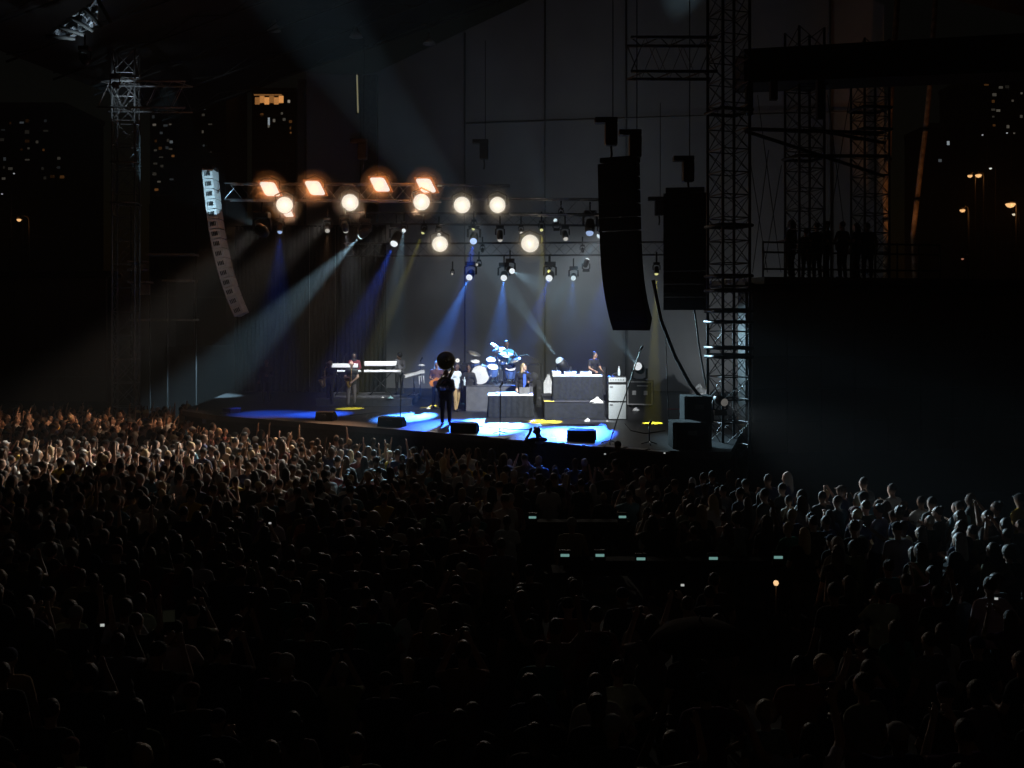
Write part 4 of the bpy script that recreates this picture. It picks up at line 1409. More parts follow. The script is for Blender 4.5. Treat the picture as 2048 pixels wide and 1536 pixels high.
# guitarist
o = put_person(dress(figure(((.26, .0, 1.13), (.10, .26, 1.02)), ((.29, .08, 1.14), (.34, .34, 1.18)), .12, hair='long', turn=.25)), G(873, 815, STAGE), FACE + .3, skin_mats[1], (.10, .045, .04), (.12, .13, .15), capcol=(.16, .28, .55),
               label='guitarist in sleeveless dark top with blue hair and orange guitar', group=PB)
eyes(o)
GTR = o
# sousaphone player
o = put_person(dress(figure('clap', ((.26, .10, 1.16), (.10, .28, 1.2)), .12, hair='short', long=True, wide=1.08)), G(892, 849, STAGE), FACE, skin_mats[0], (.022, .022, .024), (.014, .014, .016), hair_mats['black'],
               label='sousaphone player in black standing at the stage front', group=PB, scale=1.0)
SOUP = o
# man in white jacket
o = put_person(dress(figure('relaxed', 'front', .14, hair='short', long=True, step=.12, turn=.3)), G(912, 822, STAGE), FACE + .8, skin_mats[0], (.62, .70, .74), (.36, .24, .11), hair_mats['black'],
               label='man in white jacket and tan trousers behind the sousaphone player', group=PB, scale=1.0)
# man in black before the drum riser
o = put_person(dress(figure('front', 'relaxed', .10, hair='short', long=True)), G(937, 822, STAGE), FACE, skin_mats[0], (.02, .02, .022), (.02, .02, .02), hair_mats['black'],
               label='man in black standing before the left drum riser corner', group=PB, scale=.97)
# singer at table
o = put_person(dress(figure('relaxed', 'front', .11, hair='long', long=True, turn=.7)), (X_at(1047, 35.9), 35.9, STAGE), FACE + .25, skin_mats[2], (.015, .015, .018), (.015, .015, .018), hair_mats['blond'],
               label='fair-haired singer in black jacket and blue shirt behind the table', group=PB, scale=1.02)
eyes(o)
MB().bevbox((0, .135, 1.17), (.11, .03, .46), .014).build('shirt_front', mat('blue_shirt', (.05, .12, .55), .8), o)
# disc jockey
o = put_person(dress(figure('keys', 'keys', .12, hair='short', turn=.8, lean=.12)), (X_at(1186, 36.0), 36.0, STAGE + .60), FACE + .55, skin_mats[1], (.018, .018, .022), (.02, .02, .03), hair_mats['black'],
               label='disc jockey in black shirt with white stripe leaning over turntables', group=PB, scale=.92)
eyes(o)
MB().bevbox((0, .135, 1.30), (.22, .022, .035), .006).build('chest_stripe', whitep, o)
# drummer
o = put_person(dress(figure('drum', ((.31, .14, 1.24), (.20, .36, 1.34)), sit=True, hair='short', long=True)), (X_at(1013, 38.35), 38.35, DZ), FACE + .25, skin_mats[0], (.12, .42, .60), (.02, .02, .03), hair_mats['black'],
               label='drummer in light blue hooded top behind the kit', group=PB, scale=1.12)
DRM = o
# people near the stage edge, seen as silhouettes
o = put_person(dress(figure('phone', ((.34, .10, 1.36), (.12, .28, 1.62)), .12, hair='short', wide=1.25)), Vector((X_at(1075, 27.9), 27.9, .62)), .3, skin_mats[0], (.02, .02, .02), (.02, .02, .02), hair_mats['black'],
               label='silhouetted person holding a camera at the stage lip', group='people at the stage lip')
c_ = MB().bevbox((0, 0, 0), (.14, .10, .10), .01).build('camera_body', black, None, Vector((X_at(1072, 28.05), 28.1, 2.24)))
c_.name = 'photo_camera'
tag(c_, 'small black camera held up by the silhouetted person', 'camera')
MB().lathe([(.04, 0), (.04, .08), (.03, .09)], 12, (0, .05, 0), (0, 1, 0)).build('lens_barrel', black, c_)
o = put_person(dress(figure('relaxed', 'front', .12, hair='cap')), Vector((X_at(1236, 26.2), 26.2, .45)), .2, skin_mats[0], (.02, .02, .02), (.02, .02, .02), capcol=(.02, .02, .02), hat=True,
               label='silhouetted person in a cap below the slanted microphone stand', group='people at the stage lip')

# instruments -----------------------------------------------------------
def on(o, p):
    """stage point for local point p of person o"""
    return o.location + Matrix.Rotation(o.rotation_euler.z, 3, 'Z') @ (Vector(p) * o.scale[0])


c = on(SOUP, (0, .22, 1.2))
t = empty('sousaphone', SOUP.location, SOUP.rotation_euler.z, 'black sousaphone with huge round bell above its player', 'sousaphone')
sb_ = mat('sousaphone_black', (.10, .08, .045), .3, .5)
bell = MB()
ax = Vector((0, .97, .12)).normalized()
bo = Vector((0.0, .05, 2.06))
prof_ = [(.06, -.34), (.07, -.28), (.09, -.20), (.13, -.12), (.20, -.05), (.25, -.01), (.285, .0), (.29, .012), (.28, .02), (.24, .005), (.19, -.03), (.12, -.10), (.08, -.19), (.055, -.29), (.02, -.30)]
bell.lathe(prof_, 36, bo, ax).build('bell', sb_, t)
MB().tube([bo + ax * .008 + (Quaternion(ax, 2 * math.pi * k / 36) @ (ax.orthogonal().normalized() * .288)) for k in range(36)], .009, 6, closed=True).build('bell_rim', brass, t)
MB().lathe([(.012, -.05), (.03, .0), (.012, .05)], 8, bo + ax * -.12, ax).build('bell_throat', brass, t)
ring = [Vector((.25 * math.cos(a) * .95, .16 * math.sin(a) + .02 + .05 * math.cos(a), 1.22 + .30 * math.sin(a) * .95)) for a in [2 * math.pi * k / 28 for k in range(28)]]
MB().tube(ring, .055, 10, closed=True).build('body_coil', sb_, t)
MB().tube([Vector((-.02, -.22, 2.02)), Vector((-.12, -.26, 1.9)), Vector((-.22, -.12, 1.75)), ring[9]], [.06, .07, .06, .055], 10).build('neck_tube', sb_, t)
for k in range(3):
    MB().lathe([(.022, 0), (.022, .14), (.012, .15)], 10, (.02 + .055 * k, .30, 1.12)).build('valve', chrome, t)
MB().tube([ring[3], Vector((.1, .22, 1.60)), Vector((0, .16, 1.60))], [.03, .018, .014], 8).build('mouthpipe', brass, t)


def saxophone(o, label, s=1.0):
    t = empty('saxophone', o.location, o.rotation_euler.z, label, 'saxophone', 'saxophones')
    pts = [(0, .15, 1.50), (0, .22, 1.53), (0, .27, 1.46), (.0, .28, 1.2), (.02, .27, .95), (.05, .25, .80), (.10, .27, .76), (.14, .30, .84), (.15, .33, 1.0)]
    rs = [.01, .012, .015, .022, .032, .045, .052, .06, .105]
    MB().tube([Vector(p) for p in pts], rs, 12, cap=False).build('body_tube', brass, t)
    for k in range(6):
        MB().lathe([(.022, 0), (.022, .012), (.004, .014)], 10, (0.005 * k, .30 + .008 * (k > 3), 1.36 - .075 * k), (0, 1, 0)).build('key_cup', brass, t)
    MB().lathe([(.10, 0), (.115, .015), (.11, .02), (.06, -.04)], 20, (.155, .34, 1.02), (.1, .25, 1)).build('bell_rim', brass, t)


saxophone(SAXP, 'brass saxophone held by the bald man')
saxophone(HORNP, 'brass saxophone held by the capped horn player')

t = empty('electric_guitar', GTR.location, GTR.rotation_euler.z, 'orange electric guitar held by the guitarist with blue hair', 'guitar')
out = [(-.02, -.13), (.10, -.17), (.20, -.12), (.22, .0), (.17, .10), (.08, .10), (.0, .07), (-.10, .11), (-.19, .07), (-.20, -.05), (-.12, -.13)]
dirx = Vector((-.80, .18, .52)).normalized()
diry = Vector((.50, -.05, .82)).normalized()
go = Vector((.14, .24, 1.0))
gb = MB().prism([(-a, b) for a, b in out], .045, go, dirx * -1, diry).build('body', mat('guitar_orange', (.62, .20, .03), .25), t)
MB().tube([go + dirx * .18, go + dirx * .72], .022, 6).build('neck', mat('guitar_neck', (.55, .42, .25), .4), t)
MB().box(go + dirx * .80, (.16, .03, .07), dirx.to_track_quat('X', 'Z').to_matrix()).build('headstock', mat('guitar_neck', (.55, .42, .25), .4), t)
MB().box(go + Vector((0, .028, 0)) - dirx * .02, (.09, .012, .05), dirx.to_track_quat('X', 'Z').to_matrix()).build('pickup', black, gb)
for s in (-1, 1):
    q = on(DRM, (s * .20, .40, .95))
    o = MB().tube([Vector(), Vector((s * .06, -.34, .16 if s > 0 else .02))], [.012, .008], 6).build('drumstick', mat('stick_wood', (.6, .45, .28), .5), None, q)
    tag(o, 'drumstick in the drummer right hand' if s > 0 else 'drumstick in the drummer left hand', 'drumstick')

# onlookers on the right platform --------------------------------------------
plat = [(1583, 1.80, 'relaxed', 'front', 'long', 'leftmost onlooker on the dark platform above the video wall'),
        (1612, 1.55, 'front', 'relaxed', 'short', 'short onlooker second from left on the platform'),
        (1634, 1.70, 'hip', 'relaxed', 'short', 'onlooker with hand on hip, third on the platform'),
        (1655, 1.78, 'front', 'front', 'cap', 'onlooker in a cap at the middle of the platform'),
        (1685, 1.74, 'relaxed', 'hip', 'short', 'onlooker standing apart right of the platform middle'),
        (1713, 1.72, 'front', 'relaxed', 'long', 'long-haired onlooker beside the rightmost tower'),
        (1735, 1.70, 'relaxed', 'relaxed', 'short', 'rightmost onlooker on the dark platform')]
for k, (px, hh, a, b, hr, lab) in enumerate(plat):
    Y = 30.6 + .25 * (k % 2)
    put_person(dress(figure(a, b, .11, hair=hr, hands=False), .016, .3), (X_at(px, Y), Y, 6.63), [.9, -.6, .3, 1.2, 0.5, .8, -.3][k], skin_mats[k % 3], [(.03, .03, .035), (.05, .05, .05), (.02, .025, .04)][k % 3], (.02, .02, .025),
               hair_mats['black'], capcol=(.03, .03, .03) if hr == 'cap' else None, hat=hr == 'cap', label=lab, group='onlookers on the right platform', scale=hh / 1.75)

# ================================================================== MIXING AREA IN THE CROWD
def desk(px0, px1, Y, label):
    x0, x1 = X_at(px0, Y), X_at(px1, Y)
    t = empty('equipment_desk', ((x0 + x1) / 2, Y + .25, 0), 0, label, 'desk', 'equipment desks in the crowd')
    MB().bevbox((0, 0, .98), (x1 - x0, .6, .05), .01).build('top', mat('crate_black', (.006, .006, .006), .95, spec=.1), t)
    for sx in (-1, 1):
        for sy in (-.24, .24):
            MB().tube([(sx * (x1 - x0) * .47, sy, 0), (sx * (x1 - x0) * .47, sy, .96)], .025, 6).build('leg', dark, t)
    MB().bevbox((0, .1, 1.09), ((x1 - x0) * .9, .36, .14), .02).build('rack', mat('crate_black', (.006, .006, .006), .95, spec=.1), t)


desk(1040, 1275, 20.75, 'far dark equipment desk carrying two teal displays')
desk(1105, 1590, 17.4, 'near dark equipment desk carrying five teal displays')
for px, py, Y, lab in ((1065, 1035, 20.7, 'left teal display on the far desk'), (1245, 1034, 20.7, 'right teal display on the far desk'), (1130, 1111, 17.35, 'leftmost teal display on the near desk'),
                       (1200, 1111, 17.35, 'second teal display from left on the near desk'), (1282, 1118, 17.35, 'middle teal display on the near desk'),
                       (1427, 1117, 17.35, 'second teal display from right on the near desk'), (1557, 1115, 17.35, 'rightmost teal display on the near desk')):
    c = P(px, py, Y)
    t = empty('display_unit', (c.x, c.y + .02, 1.162), 0, lab, 'display', 'teal displays on the desks')
    h = c.z - 1.162
    MB().bevbox((0, .02, h / 2 + .03), (.20, .05, h + .12), .01).build('casing', black, t)
    MB().bevbox((0, -.012, h), (.15, .012, .045), .003).build('screen', emit('teal_screen', (.30, .62, .56), .42), t)
c = P(1552, 1166, 15.2)
t = empty('desk_lamp', (c.x, c.y, 0), 0, 'small glowing orange lamp on a thin pole in the dark crowd', 'lamp')
MB().tube([(0, 0, .02), (0, 0, c.z - .04)], .012, 6).build('pole', dark, t)
MB().lathe([(.10, 0), (.09, .02), (.02, .03)], 14).build('foot', dark, t)
MB().lathe([(.002, -.042), (.025, -.035), (.042, 0), (.03, .03), (.002, .042)], 14, (0, 0, c.z)).build('bulb', emit('amber_bulb', (1.0, .62, .30), 1.0), t)
pl = bpy.data.lights.new('glow', 'POINT')
pl.energy = .3
pl.color = (1, .45, .15)
pl.shadow_soft_size = .05
po = bpy.data.objects.new('glow', pl)
COL.objects.link(po)
po.parent = t
po.location = (0, -.08, c.z + .06)

# open umbrella
c = P(1400, 1241, 10.6)
t = empty('open_umbrella', (c.x, c.y, 0), 0, 'faint brown dome of an open umbrella in the dark foreground', 'umbrella')
um = mat('umbrella_brown', (.05, .03, .018), .95, spec=.05)
segs = 8
for k in range(segs):
    a0, a1 = 2 * math.pi * k / segs, 2 * math.pi * (k + 1) / segs
    vs, fs = [], []
    for j in range(7):
        u = j / 6
        r_ = .02 + .56 * math.sin(u * 1.25)
        z = c.z - .26 * (1 - math.cos(u * 1.45))
        for i in range(5):
            a = a0 + (a1 - a0) * i / 4
            s_ = 1 - .05 * math.sin(math.pi * i / 4) * u
            vs.append((r_ * s_ * math.cos(a), r_ * s_ * math.sin(a), z))
    for j in range(6):
        for i in range(4):
            fs.append((j * 5 + i, j * 5 + i + 1, (j + 1) * 5 + i + 1, (j + 1) * 5 + i))
    MB().add(vs, fs, True).build('canopy_panel', um, t)
    MB().tube([(.02 * math.cos(a0), .02 * math.sin(a0), c.z - .012), (.36 * math.cos(a0), .36 * math.sin(a0), c.z - .10), (.545 * math.cos(a0), .545 * math.sin(a0), c.z - .235)], .005, 5).build('rib', dark, t)
MB().tube([(0, 0, 1.0), (0, 0, c.z + .05)], .012, 8).build('shaft', dark, t)
MB().tube([(0, 0, 1.0), (0, 0, .92), (.03, 0, .89), (.06, 0, .92)], .014, 8).build('handle', rubber, t)

# ================================================================== CROWD
rng = random.Random(21)
TARGET = Vector((-3.0, 38.0))
spots = []
Y = 8.3
while Y < 42:
    sp = .82 - .30 * min(1, max(0, (Y - 8) / 17))
    half = .56 * Y + .4
    x = -half + rng.uniform(0, sp)
    while x < half:
        px_, py_ = x + rng.uniform(-.3, .3) * sp, Y + rng.uniform(-.4, .4) * sp
        x += sp
        p = Vector((px_, py_, 0)) - Vector((FA.x, FA.y, 0))
        u, d = p.dot(fdir), p.dot(fnrm)
        ix = 1024 + F * px_ / py_
        if u > -1.6:
            if d < 1.1:
                continue
        elif py_ > 41.5 or (u > -4.5 and py_ > 37.5):
            continue
        if px_ > 6.0 and py_ > 26.7 - (px_ - 6.0) * 1.15:
            continue
        if px_ > 11.2 or (ix > 1440 and rng.random() < (.22 if py_ > 17 else .22)) or (math.sin(px_ * 1.3 + py_ * .7) * math.sin(py_ * 1.1 - px_ * .4) > .86):
            continue
        # keep the mixing area and the sight lines to its displays free
        if 1035 < ix < 1285 and 19.2 < py_ < 21.6:
            continue
        if min(abs(ix - 1065), abs(ix - 1245)) < 50 and 16.8 < py_ < 19.3:
            continue
        if 1085 < ix < 1600 and 14.6 < py_ < 18.1:
            continue
        if abs(px_ - X_at(1400, 10.6)) < .7 and abs(py_ - 10.6) < .55:
            continue
        if (abs(px_ - X_at(1552, 15.2)) < .35 and abs(py_ - 15.2) < .6) or (abs(ix - 1552) < 100 and 11.0 < py_ < 15.2):
            continue
        spots.append((px_, py_))
    Y += sp * .92

phones = [(338, 1232, 11.4, 'dim'), (1365, 1170, 13.6, 'white'), (540, 1046, 18.4, 'white'), (205, 1250, 11.2, 'white'), (1992, 1197, 13.4, 'white'), (1210, 908, 25.0, 'white'), (1329, 906, 25.2, 'white')]
phold = []
for px, py, Yp, k in phones:
    c = P(px, py, Yp)
    spots = [s for s in spots if (s[0] - c.x) ** 2 + (s[1] - (Yp - .38)) ** 2 > .36 and not (abs(1024 + F * s[0] / s[1] - px) < 24 and Yp - 1.7 < s[1] < Yp)]
    phold.append((c.x, Yp - .38))

POSES = {'arms down': ('relaxed', 'relaxed'), 'hands before chest': ('front', 'front'), 'right arm raised': ('up', 'relaxed'), 'hands at face': ('phone', 'phone'), 'clapping': ('clap', 'clap'),
         'hand on hip': ('hip', 'relaxed'), 'both arms raised': ('up', 'wide'), 'left arm pointing': ('relaxed', 'point')}
HAIRS = {'short hair': 'short', 'long hair': 'long', 'cap': 'cap', 'hair bun': 'bun', 'round hair': 'afro'}
PM = {}
for k, (a, b) in POSES.items():
    S = figure(a, b, .13, hair='none', long=(k == 'clapping'))
    m = {'body': soft(S['body'], .0115, .16, 2, 'person'), 'shirt': soft(S['shirt'], .022, .4, 3, 'shirt'), 'trousers': soft(S['trousers'], .026, .4, 3, 'trousers'), 'shoe': []}
    m['body'].materials.append(skin_mats[1])
    m['shirt'].materials.append(shirt_m)
    m['trousers'].materials.append(trouser_m)
    PM[k] = m
HM = {k: soft(figure(hair=v)['hair'], .014, .5, 1, 'hair') for k, v in HAIRS.items()}
for m in HM.values():
    m.materials.append(cap_m)
COLOURS = {'black': (.012, .012, .013), 'charcoal': (.05, .05, .052), 'navy': (.02, .03, .09), 'maroon': (.14, .02, .03), 'olive': (.09, .10, .04), 'white': (.62, .62, .60), 'grey': (.22, .22, .22),
           'tan': (.36, .27, .16), 'teal': (.03, .18, .18), 'rust': (.32, .09, .03), 'plum': (.12, .03, .11)}
CW = [6, 5, 4, 2, 2, 2, 3, 1.5, 1, 1, 1]
cols_ = [(110, 'far left'), (230, 'below the left video wall'), (330, 'below the left tower'), (500, 'below the left speaker column'), (640, 'below the leftmost blinder'), (760, 'below the keyboards'), (870, 'below the guitarist'),
         (960, 'below the sousaphone player'), (1070, 'below the drum kit'), (1190, 'below the disc jockey'), (1330, 'below the amplifier stack'), (1500, 'below the right tower'),
         (1690, 'below the platform onlookers'), (1880, 'below the right video wall'), (9999, 'far right')]
rows_ = [(9.6, 'bottom row'), (11.2, 'second lowest rows'), (13.2, 'lower rows'), (15.6, 'middle rows'), (18.4, 'upper middle rows'), (99, 'high rows')]
hd_px = lambda x, y: (1024 + F * x / y, HZ + F * (H - 1.7) / y)
inview = [s for s in spots if -25 < hd_px(*s)[0] < 2073 and hd_px(*s)[1] < 1585]
inview.sort(key=lambda s: s[1])
NIND = 293
near, far = inview[:NIND], inview[NIND:]
used = set()


def face_to(x, y):
    d = TARGET - Vector((x, y))
    return math.atan2(-d.x, d.y) + rng.uniform(-.3, .3)


def crowd_person(x, y, pose=None):
    px, py = hd_px(x, y)
    col = next(n_ for lim, n_ in cols_ if px < lim)
    row = next(n_ for lim, n_ in rows_ if y < lim)
    for _ in range(60):
        c_ = rng.choices(list(COLOURS), CW)[0]
        h_ = rng.choices(list(HAIRS), [6, 4, 2.5, 1, 1])[0]
        p_ = pose or rng.choices(list(POSES), [9, 3.5, .8, 1.4, 1.6, 1.6, .4, .5])[0]
        if (c_, h_, p_, row, col) not in used:
            break
    used.add((c_, h_, p_, row, col))
    lab = f'{c_}-shirted person, {h_}, {p_}, {row} {col}'
    M = dict(PM[p_])
    M['hair'] = HM[h_]
    cc = tuple(max(0, v * rng.uniform(.8, 1.2)) for v in COLOURS[c_])
    o = put_person(M, (x, y, 0), face_to(x, y), rng.choices(skin_mats, [2, 3, 4])[0], cc, rng.choice([(.02, .025, .05), (.03, .03, .03), (.10, .09, .07)]),
                   rng.choices(list(hair_mats.values()), [7, 5, .6, .4])[0], capcol=rng.choice([(.02, .02, .02), (.4, .4, .4), (.12, .02, .02), (.03, .04, .1)]) if h_ == 'cap' else None,
                   label=lab, group='people in the crowd', scale=rng.uniform(.90, 1.06), shoes=False, hat=h_ == 'cap')
    return o


for x, y in near:
    crowd_person(x, y)
for (x, y), (px, py, Yp, k) in zip(phold, phones):
    crowd_person(x, y, 'hands at face')
    c = P(px, py, Yp)
    t = empty('phone', c, rng.uniform(-.3, .3), f'{"dim wide" if k == "dim" else "bright"} phone screen held up {"straight under the right crates" if px == 1329 else next(n_ for lim, n_ in cols_ if px < lim)} in the {"lower" if py > 1100 else "upper"} crowd', 'phone', 'phones held up in the crowd')
    w_, h_ = (.13, .13) if k == 'dim' else (.045, .03)
    MB().bevbox((0, 0, 0), (w_ + .01, .012, h_ + .01), .003).build('body', black, t)
    MB().bevbox((0, -.008, 0), (w_, .004, h_), .001).build('screen', emit('phone_' + k, (.9, .95, .9) if k == 'white' else (.6, .62, .4), .45 if k == 'white' else .006), t)

# the rest of the crowd, too many to count: one mass
LOD = []
for a, b, hr in (('relaxed', 'relaxed', 'short'), ('relaxed', 'front', 'long'), ('clap', 'clap', 'short'), ('up', 'relaxed', 'short'), ('phone', 'phone', 'cap'), ('relaxed', 'relaxed', 'bun'), ('up', 'wide', 'long'), ('front', 'relaxed', 'cap'), ('relaxed', 'up', 'short')):
    S = figure(a, b, .13, hair=hr, hands=False)
    pr, lb = [], []
    for k, key in enumerate(('body', 'shirt', 'trousers', 'hair')):
        for p in S[key]:
            pr.append(p)
            lb.append(k)
    me = soft(pr, .030, .27, 2, 'lod')
    co = np.empty(len(me.vertices) * 3)
    me.vertices.foreach_get('co', co)
    co = co.reshape(-1, 3)
    best = np.full(len(co), 1e9)
    reg = np.zeros(len(co), int)
    for p, l in zip(pr, lb):
        a_ = np.array(p[1])
        if p[0] == 'c':
            b_ = np.array(p[2])
            ab = b_ - a_
            tt = np.clip(((co - a_) @ ab) / max(1e-9, ab @ ab), 0, 1)
            dist = np.linalg.norm(co - (a_ + tt[:, None] * ab), axis=1) - (p[3] + (p[4] - p[3]) * tt)
        else:
            r_ = np.array(p[2])
            dist = (np.linalg.norm((co - a_) / r_, axis=1) - 1) * r_.min()
        mk = dist < best - (.004 if l else 0)
        best[mk] = dist[mk]
        reg[mk] = l
    me.calc_loop_triangles()
    tri = np.empty(len(me.loop_triangles) * 3, int)
    me.loop_triangles.foreach_get('vertices', tri)
    LOD.append((co, tri.reshape(-1, 3), reg))
    bpy.data.meshes.remove(me)
V, Tt, C = [], [], []
base = 0
nprng = np.random.RandomState(4)
for x, y in far:
    px, py = hd_px(x, y)
    lively = px < 900 and y > 24
    wts = [4, 3, 1.8, 1.2, 1.5, 1, .45, 1.6, 1.0] if lively else [5, 3, 1, .2, .8, 1, .08, 1.5, .15]
    co, tri, reg = LOD[rng.choices(range(9), wts)[0]]
    a = face_to(x, y)
    s = rng.uniform(.86, 1.09)
    ca, sa = math.cos(a) * s, math.sin(a) * s
    v = np.stack([co[:, 0] * ca - co[:, 1] * sa + x, co[:, 0] * sa + co[:, 1] * ca + y, co[:, 2] * s], 1)
    sk_ = rng.choices([(.10, .055, .035), (.32, .18, .11), (.50, .32, .24)], [2, 3, 4])[0]
    hr_ = rng.choices([(.012, .010, .010), (.06, .035, .02), (.42, .32, .18), (.35, .34, .33), (.5, .5, .5)], [6, 4, .9, .4, .4])[0]
    sc_ = rng.choices([(.012, .012, .013), (.05, .05, .05), (.03, .04, .10), (.16, .03, .03), (.62, .62, .60), (.24, .24, .24), (.60, .42, .03), (.10, .25, .35), (.30, .22, .14)], [5, 4, 3, 1.6, 3.2, 3, 1.2, 1, 1.5])[0]
    pal = np.array([sk_, sc_, (.03, .03, .04), hr_])
    V.append(v)
    Tt.append(tri + base)
    C.append(pal[reg])
    base += len(co)
V, Tt, C = np.concatenate(V), np.concatenate(Tt), np.concatenate(C)
me = bpy.data.meshes.new('crowd')
me.vertices.add(len(V))
me.vertices.foreach_set('co', V.ravel())
me.loops.add(Tt.size)
me.loops.foreach_set('vertex_index', Tt.ravel())
me.polygons.add(len(Tt))
me.polygons.foreach_set('loop_start', np.arange(0, Tt.size, 3))
me.polygons.foreach_set('use_smooth', np.ones(len(Tt), bool))
me.update(calc_edges=True)
at_ = me.attributes.new('dress', 'FLOAT_COLOR', 'POINT')
at_.data.foreach_set('color', np.concatenate([C, np.ones((len(C), 1))], 1).ravel())
cm = bpy.data.materials.new('crowd_dress')
cm.use_nodes = True
an_ = cm.node_tree.nodes.new('ShaderNodeAttribute')
an_.attribute_name = 'dress'
b_ = cm.node_tree.nodes['Principled BSDF']
b_.inputs['Roughness'].default_value = .75
b_.inputs['Specular IOR Level'].default_value = .35
cm.node_tree.links.new(an_.outputs['Color'], b_.inputs['Base Color'])
me.materials.append(cm)
tag(link('crowd', me), 'packed crowd of small figures nearest the stage', kind='stuff')
print('CROWD', len(near), len(far), 'tris', len(Tt))

# foreground handrail
t = empty('hand_rail', P(1340, 1600, 7.6), 0, 'metal hand rail at the bottom edge, right of centre', 'rail')
a, b = P(1325, 1538, 7.6), P(1402, 1521, 7.6)
MB().tube([a - t.location, b - t.location], .012, 8).build('rail', mat('rail_metal', (.35, .34, .32), .35, .8), t)
for p in (a, b):
    MB().tube([p - t.location, Vector((p.x, p.y, 0)) - t.location], .012, 8).build('post', mat('rail_metal', (.35, .34, .32), .35, .8), t)

# ================================================================== NIGHT CITY BEHIND
bw = mat('facade_night', (.05, .045, .042), .9, 0, .2, .2)


def building(px0, px1, pytop, Y, label, wins, name='apartment_building', depth=14, group='far buildings', dots=()):
    a, b = P(px0, pytop, Y), P(px1, pytop, Y)
    t = empty(name, ((a.x + b.x) / 2, Y, 0), 0, label, 'building', group)
    w, h = b.x - a.x, a.z
    MB().box((0, depth / 2, h / 2), (w, depth, h)).build('wall', bw, t)
    MB().box((0, depth / 2, h + .4), (w * 1.02, depth * 1.04, .8)).build('roof', concrete, t)
    for i in range(1, int(h / 3.2)):
        if i % 3 == 0:
            MB().box((0, -.1, i * 3.2), (w, .25, .25)).build('floor_band', concrete, t)
    for (px, py, ww, wh, c_, st) in wins:
        p = P(px, py, Y) - t.location
        f = MB().bevbox((p.x, -.06, p.z), (ww + .3, .12, wh + .3), .02).build('window', dark, t)
        MB().bevbox((p.x, -.13, p.z), (ww, .04, wh), .01).build('pane', emit('pane_%s_%d' % (c_, int(st * 100)), WINC[c_], st), f)
    return t


WINC = {'w': (1.0, .9, .72), 'o': (1.0, .42, .12), 'c': (.8, .92, 1.0)}
rw = random.Random(9)


def grid(px0, px1, py0, py1, nx, ny, prob, st, size=(.5, .42)):
    out = []
    for j in range(ny):
        for i in range(nx):
            if rw.random() < prob:
                out.append((px0 + (px1 - px0) * (i + .5) / nx + rw.uniform(-4, 4), py0 + (py1 - py0) * (j + .5) / ny + rw.uniform(-3, 3), size[0] * rw.uniform(.6, 1.7), size[1] * rw.uniform(.6, 1.4), rw.choice('wwwco'), st * rw.choice([.35, .6, 1.0, 1.6])))
    return out


building(-40, 130, 215, 170, 'wide dark building at far left with dim window rows', grid(0, 130, 235, 365, 8, 7, .42, .03), depth=16)
building(300, 352, 150, 190, 'slim dark tower block right of the left lattice tower', grid(305, 350, 165, 385, 4, 14, .42, .06))
building(356, 452, 112, 200, 'tall dark tower block with scattered lit windows', [(412, 172, .9, 1.0, 'w', .8), (390, 176, .8, .8, 'w', .4), (352, 178, .8, .8, 'w', .5)] + grid(362, 440, 120, 330, 6, 14, .2, .09), depth=16)
ow = [(515 + 9.5 * i, 202 - (i % 2) * 3, 1.0, 1.5, 'o', .30 + .25 * (i % 3)) for i in range(6)] + [(512 + 8 * i, 190, .8, .3, 'o', .22) for i in range(7)]
building(504, 590, 184, 210, 'tower block whose top floor glows orange', ow + [(578, 203, .5, .6, 'w', .3), (538, 243, .4, 1.6, 'c', .35)] + grid(515, 588, 220, 275, 5, 4, .35, .18, (.5, .5)), depth=16)
building(1955, 2110, 150, 180, 'dark building at the far right with faint windows', grid(1965, 2046, 165, 275, 6, 7, .22, .05, (.5, .42)), depth=16)
building(1860, 1950, 255, 185, 'low dark building behind the orange poles', grid(1875, 1945, 262, 350, 5, 5, .12, .2, (.6, .6)), depth=12)


def street_lamp(px, py, Y, r, label, col=(1.0, .55, .22), st=1.0, watts=0):
    c = P(px, py, Y)
    t = empty('street_lamp', (c.x, c.y, 0), 0, label, 'street lamp', 'street lamps')
    MB().tube([(.5, .3, 0), (.5, .3, c.z), (.42, .25, c.z + .25), (.1, .06, c.z + .3)], [.10, .06, .05, .04], 8).build('pole', dark, t)
    MB().lathe([(.05, .32), (r * .9, .22), (r * 1.1, .06)], 14, (0, 0, c.z)).build('hood', dark, t)
    MB().lathe([(.01, -r * .7), (r * .6, -r * .5), (r, 0), (r * .8, r * .4), (.02, r * .5)], 16, (0, 0, c.z)).build('lantern', emit('lantern_%d_%d' % (int(col[2] * 100), int(st * 10)), col, st), t)
    if watts:
        l = bpy.data.lights.new('glow', 'POINT')
        l.energy = watts
        l.color = (1.0, .38, .10)
        l.shadow_soft_size = .2
        o = bpy.data.objects.new('glow', l)
        COL.objects.link(o)
        o.parent = t
        o.location = (0, -.5, c.z - .3)


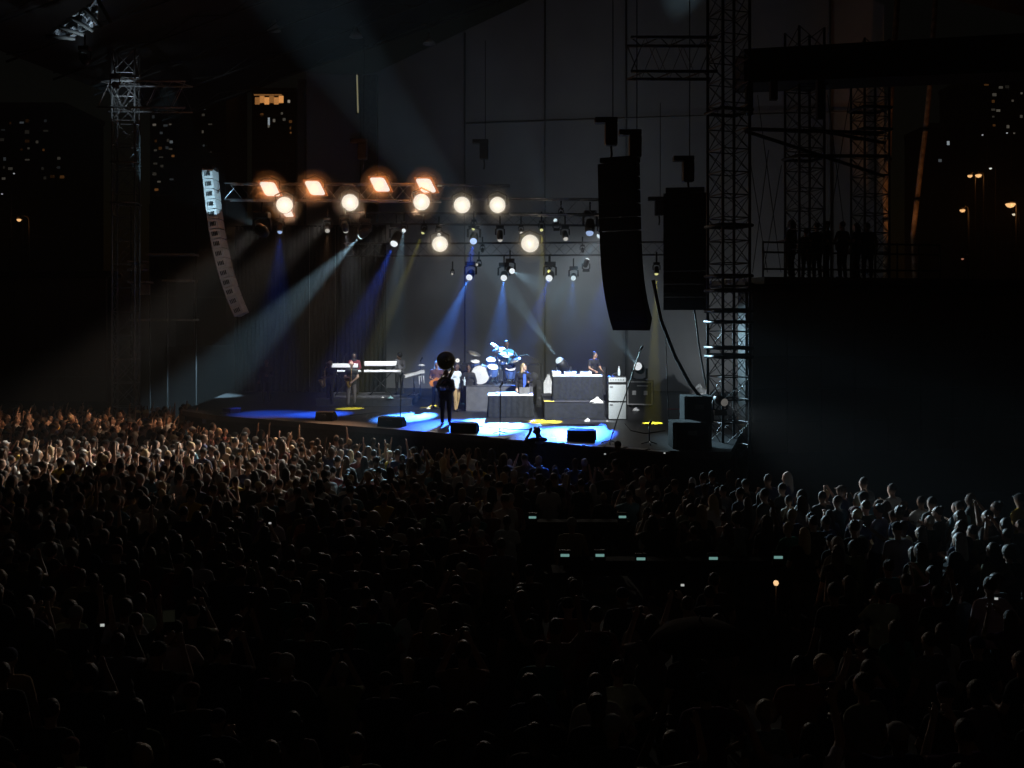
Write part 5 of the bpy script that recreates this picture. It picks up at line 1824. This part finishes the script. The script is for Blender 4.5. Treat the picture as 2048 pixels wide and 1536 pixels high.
street_lamp(2021, 409, 62, .30, 'largest orange street lamp at the right edge', st=1.1, watts=45)
street_lamp(1925, 421, 62, .17, 'orange street lamp left of the largest one', st=1.0, watts=22)
street_lamp(1940, 352, 70, .17, 'left of two close orange street lamps', st=1.0)
street_lamp(1957, 351, 70, .22, 'right of two close orange street lamps', st=1.1, watts=25)
street_lamp(1981, 337, 72, .10, 'small white street lamp above the pair of orange ones', (.9, .95, .85), .8)
street_lamp(2028, 429, 66, .12, 'small pale lamp under the largest orange street lamp', (1, .85, .6), .8)
street_lamp(38, 440, 62, .14, 'lone orange street lamp at the left edge', st=1.0, watts=10)
street_lamp(1925, 518, 60, .08, 'faint reddish lamp low at the right', (1, .4, .25), .35)
for px, py, lab in ((1965, 270, 'left faint white lamp high at the right edge'), (2014, 266, 'right faint white lamp high at the right edge'), (28, 347, 'faint white lamp at the far left'), (4, 388, 'tiny lamp on the left picture edge')):
    street_lamp(px, py, 75, .07, lab, (.9, .95, 1.0), .4)

# poles lit orange by the added floodlight below
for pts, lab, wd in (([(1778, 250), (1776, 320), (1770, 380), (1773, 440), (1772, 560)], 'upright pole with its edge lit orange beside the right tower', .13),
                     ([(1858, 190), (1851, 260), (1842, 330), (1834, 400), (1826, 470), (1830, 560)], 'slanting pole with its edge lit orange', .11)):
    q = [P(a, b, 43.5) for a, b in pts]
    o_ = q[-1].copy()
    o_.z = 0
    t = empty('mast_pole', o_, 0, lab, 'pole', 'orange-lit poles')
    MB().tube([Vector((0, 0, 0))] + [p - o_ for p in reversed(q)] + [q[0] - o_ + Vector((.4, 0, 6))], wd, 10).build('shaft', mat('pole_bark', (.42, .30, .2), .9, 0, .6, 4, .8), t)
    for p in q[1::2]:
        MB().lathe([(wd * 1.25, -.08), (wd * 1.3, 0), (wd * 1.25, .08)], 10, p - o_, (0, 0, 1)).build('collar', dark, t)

t = empty('added_pole_flood', P(1812, 612, 41), 0, 'orange floodlight added out of sight to light the two poles', 'lamp')
MB().bevbox((0, 0, -.1), (.3, .2, .2), .03).build('housing', dark, t)  # housing and glass of the added floodlight
MB().bevbox((0, 0, .012), (.24, .14, .02), .005).build('glass', emit('added_flood_glass', (1, .5, .2), .5), t)
MB().tube([(0, 0, -.2), (0, 0, -t.location.z)], .04, 6).build('post', dark, t)
spot(t, (0, -.1, .25), P(1806, 360, 43.5) - t.location, (1.0, .40, .12), .24, 42, .8, .1)  # added lamp that gives the poles their orange edges

# scaffold left of the stage
t = empty('scaffold', (X_at(310, 44.5), 44.5, 0), 0, 'dark scaffold with pale boards behind the left tower', 'scaffold')
for px in (262, 300, 335, 392):
    MB().tube([(X_at(px, 44.5) - t.location.x, 0, 0), (X_at(px, 44.5) - t.location.x, 0, 10.5)], .035, 6).build('upright', dark, t)
for px0, px1, py in ((262, 292, 524), (262, 300, 565), (330, 390, 562), (262, 290, 540), (262, 392, 640), (300, 392, 510)):
    a, b = P(px0, py, 44.4), P(px1, py, 44.4)
    MB().bevbox((a + b) / 2 - t.location, ((b - a).length, .9, .10), .01).build('board', mat('scaffold_board', (.30, .29, .27), .8), t)
for px0, px1, py0, py1 in ((264, 300, 568, 590), (266, 292, 528, 536)):
    a, b = P(px0, py0, 44.2), P(px1, py1, 44.2)
    MB().bevbox((a + b) / 2 - t.location, (b.x - a.x, .05, a.z - b.z), .01).build('sheet', mat('scaffold_board', (.30, .29, .27), .8), t)
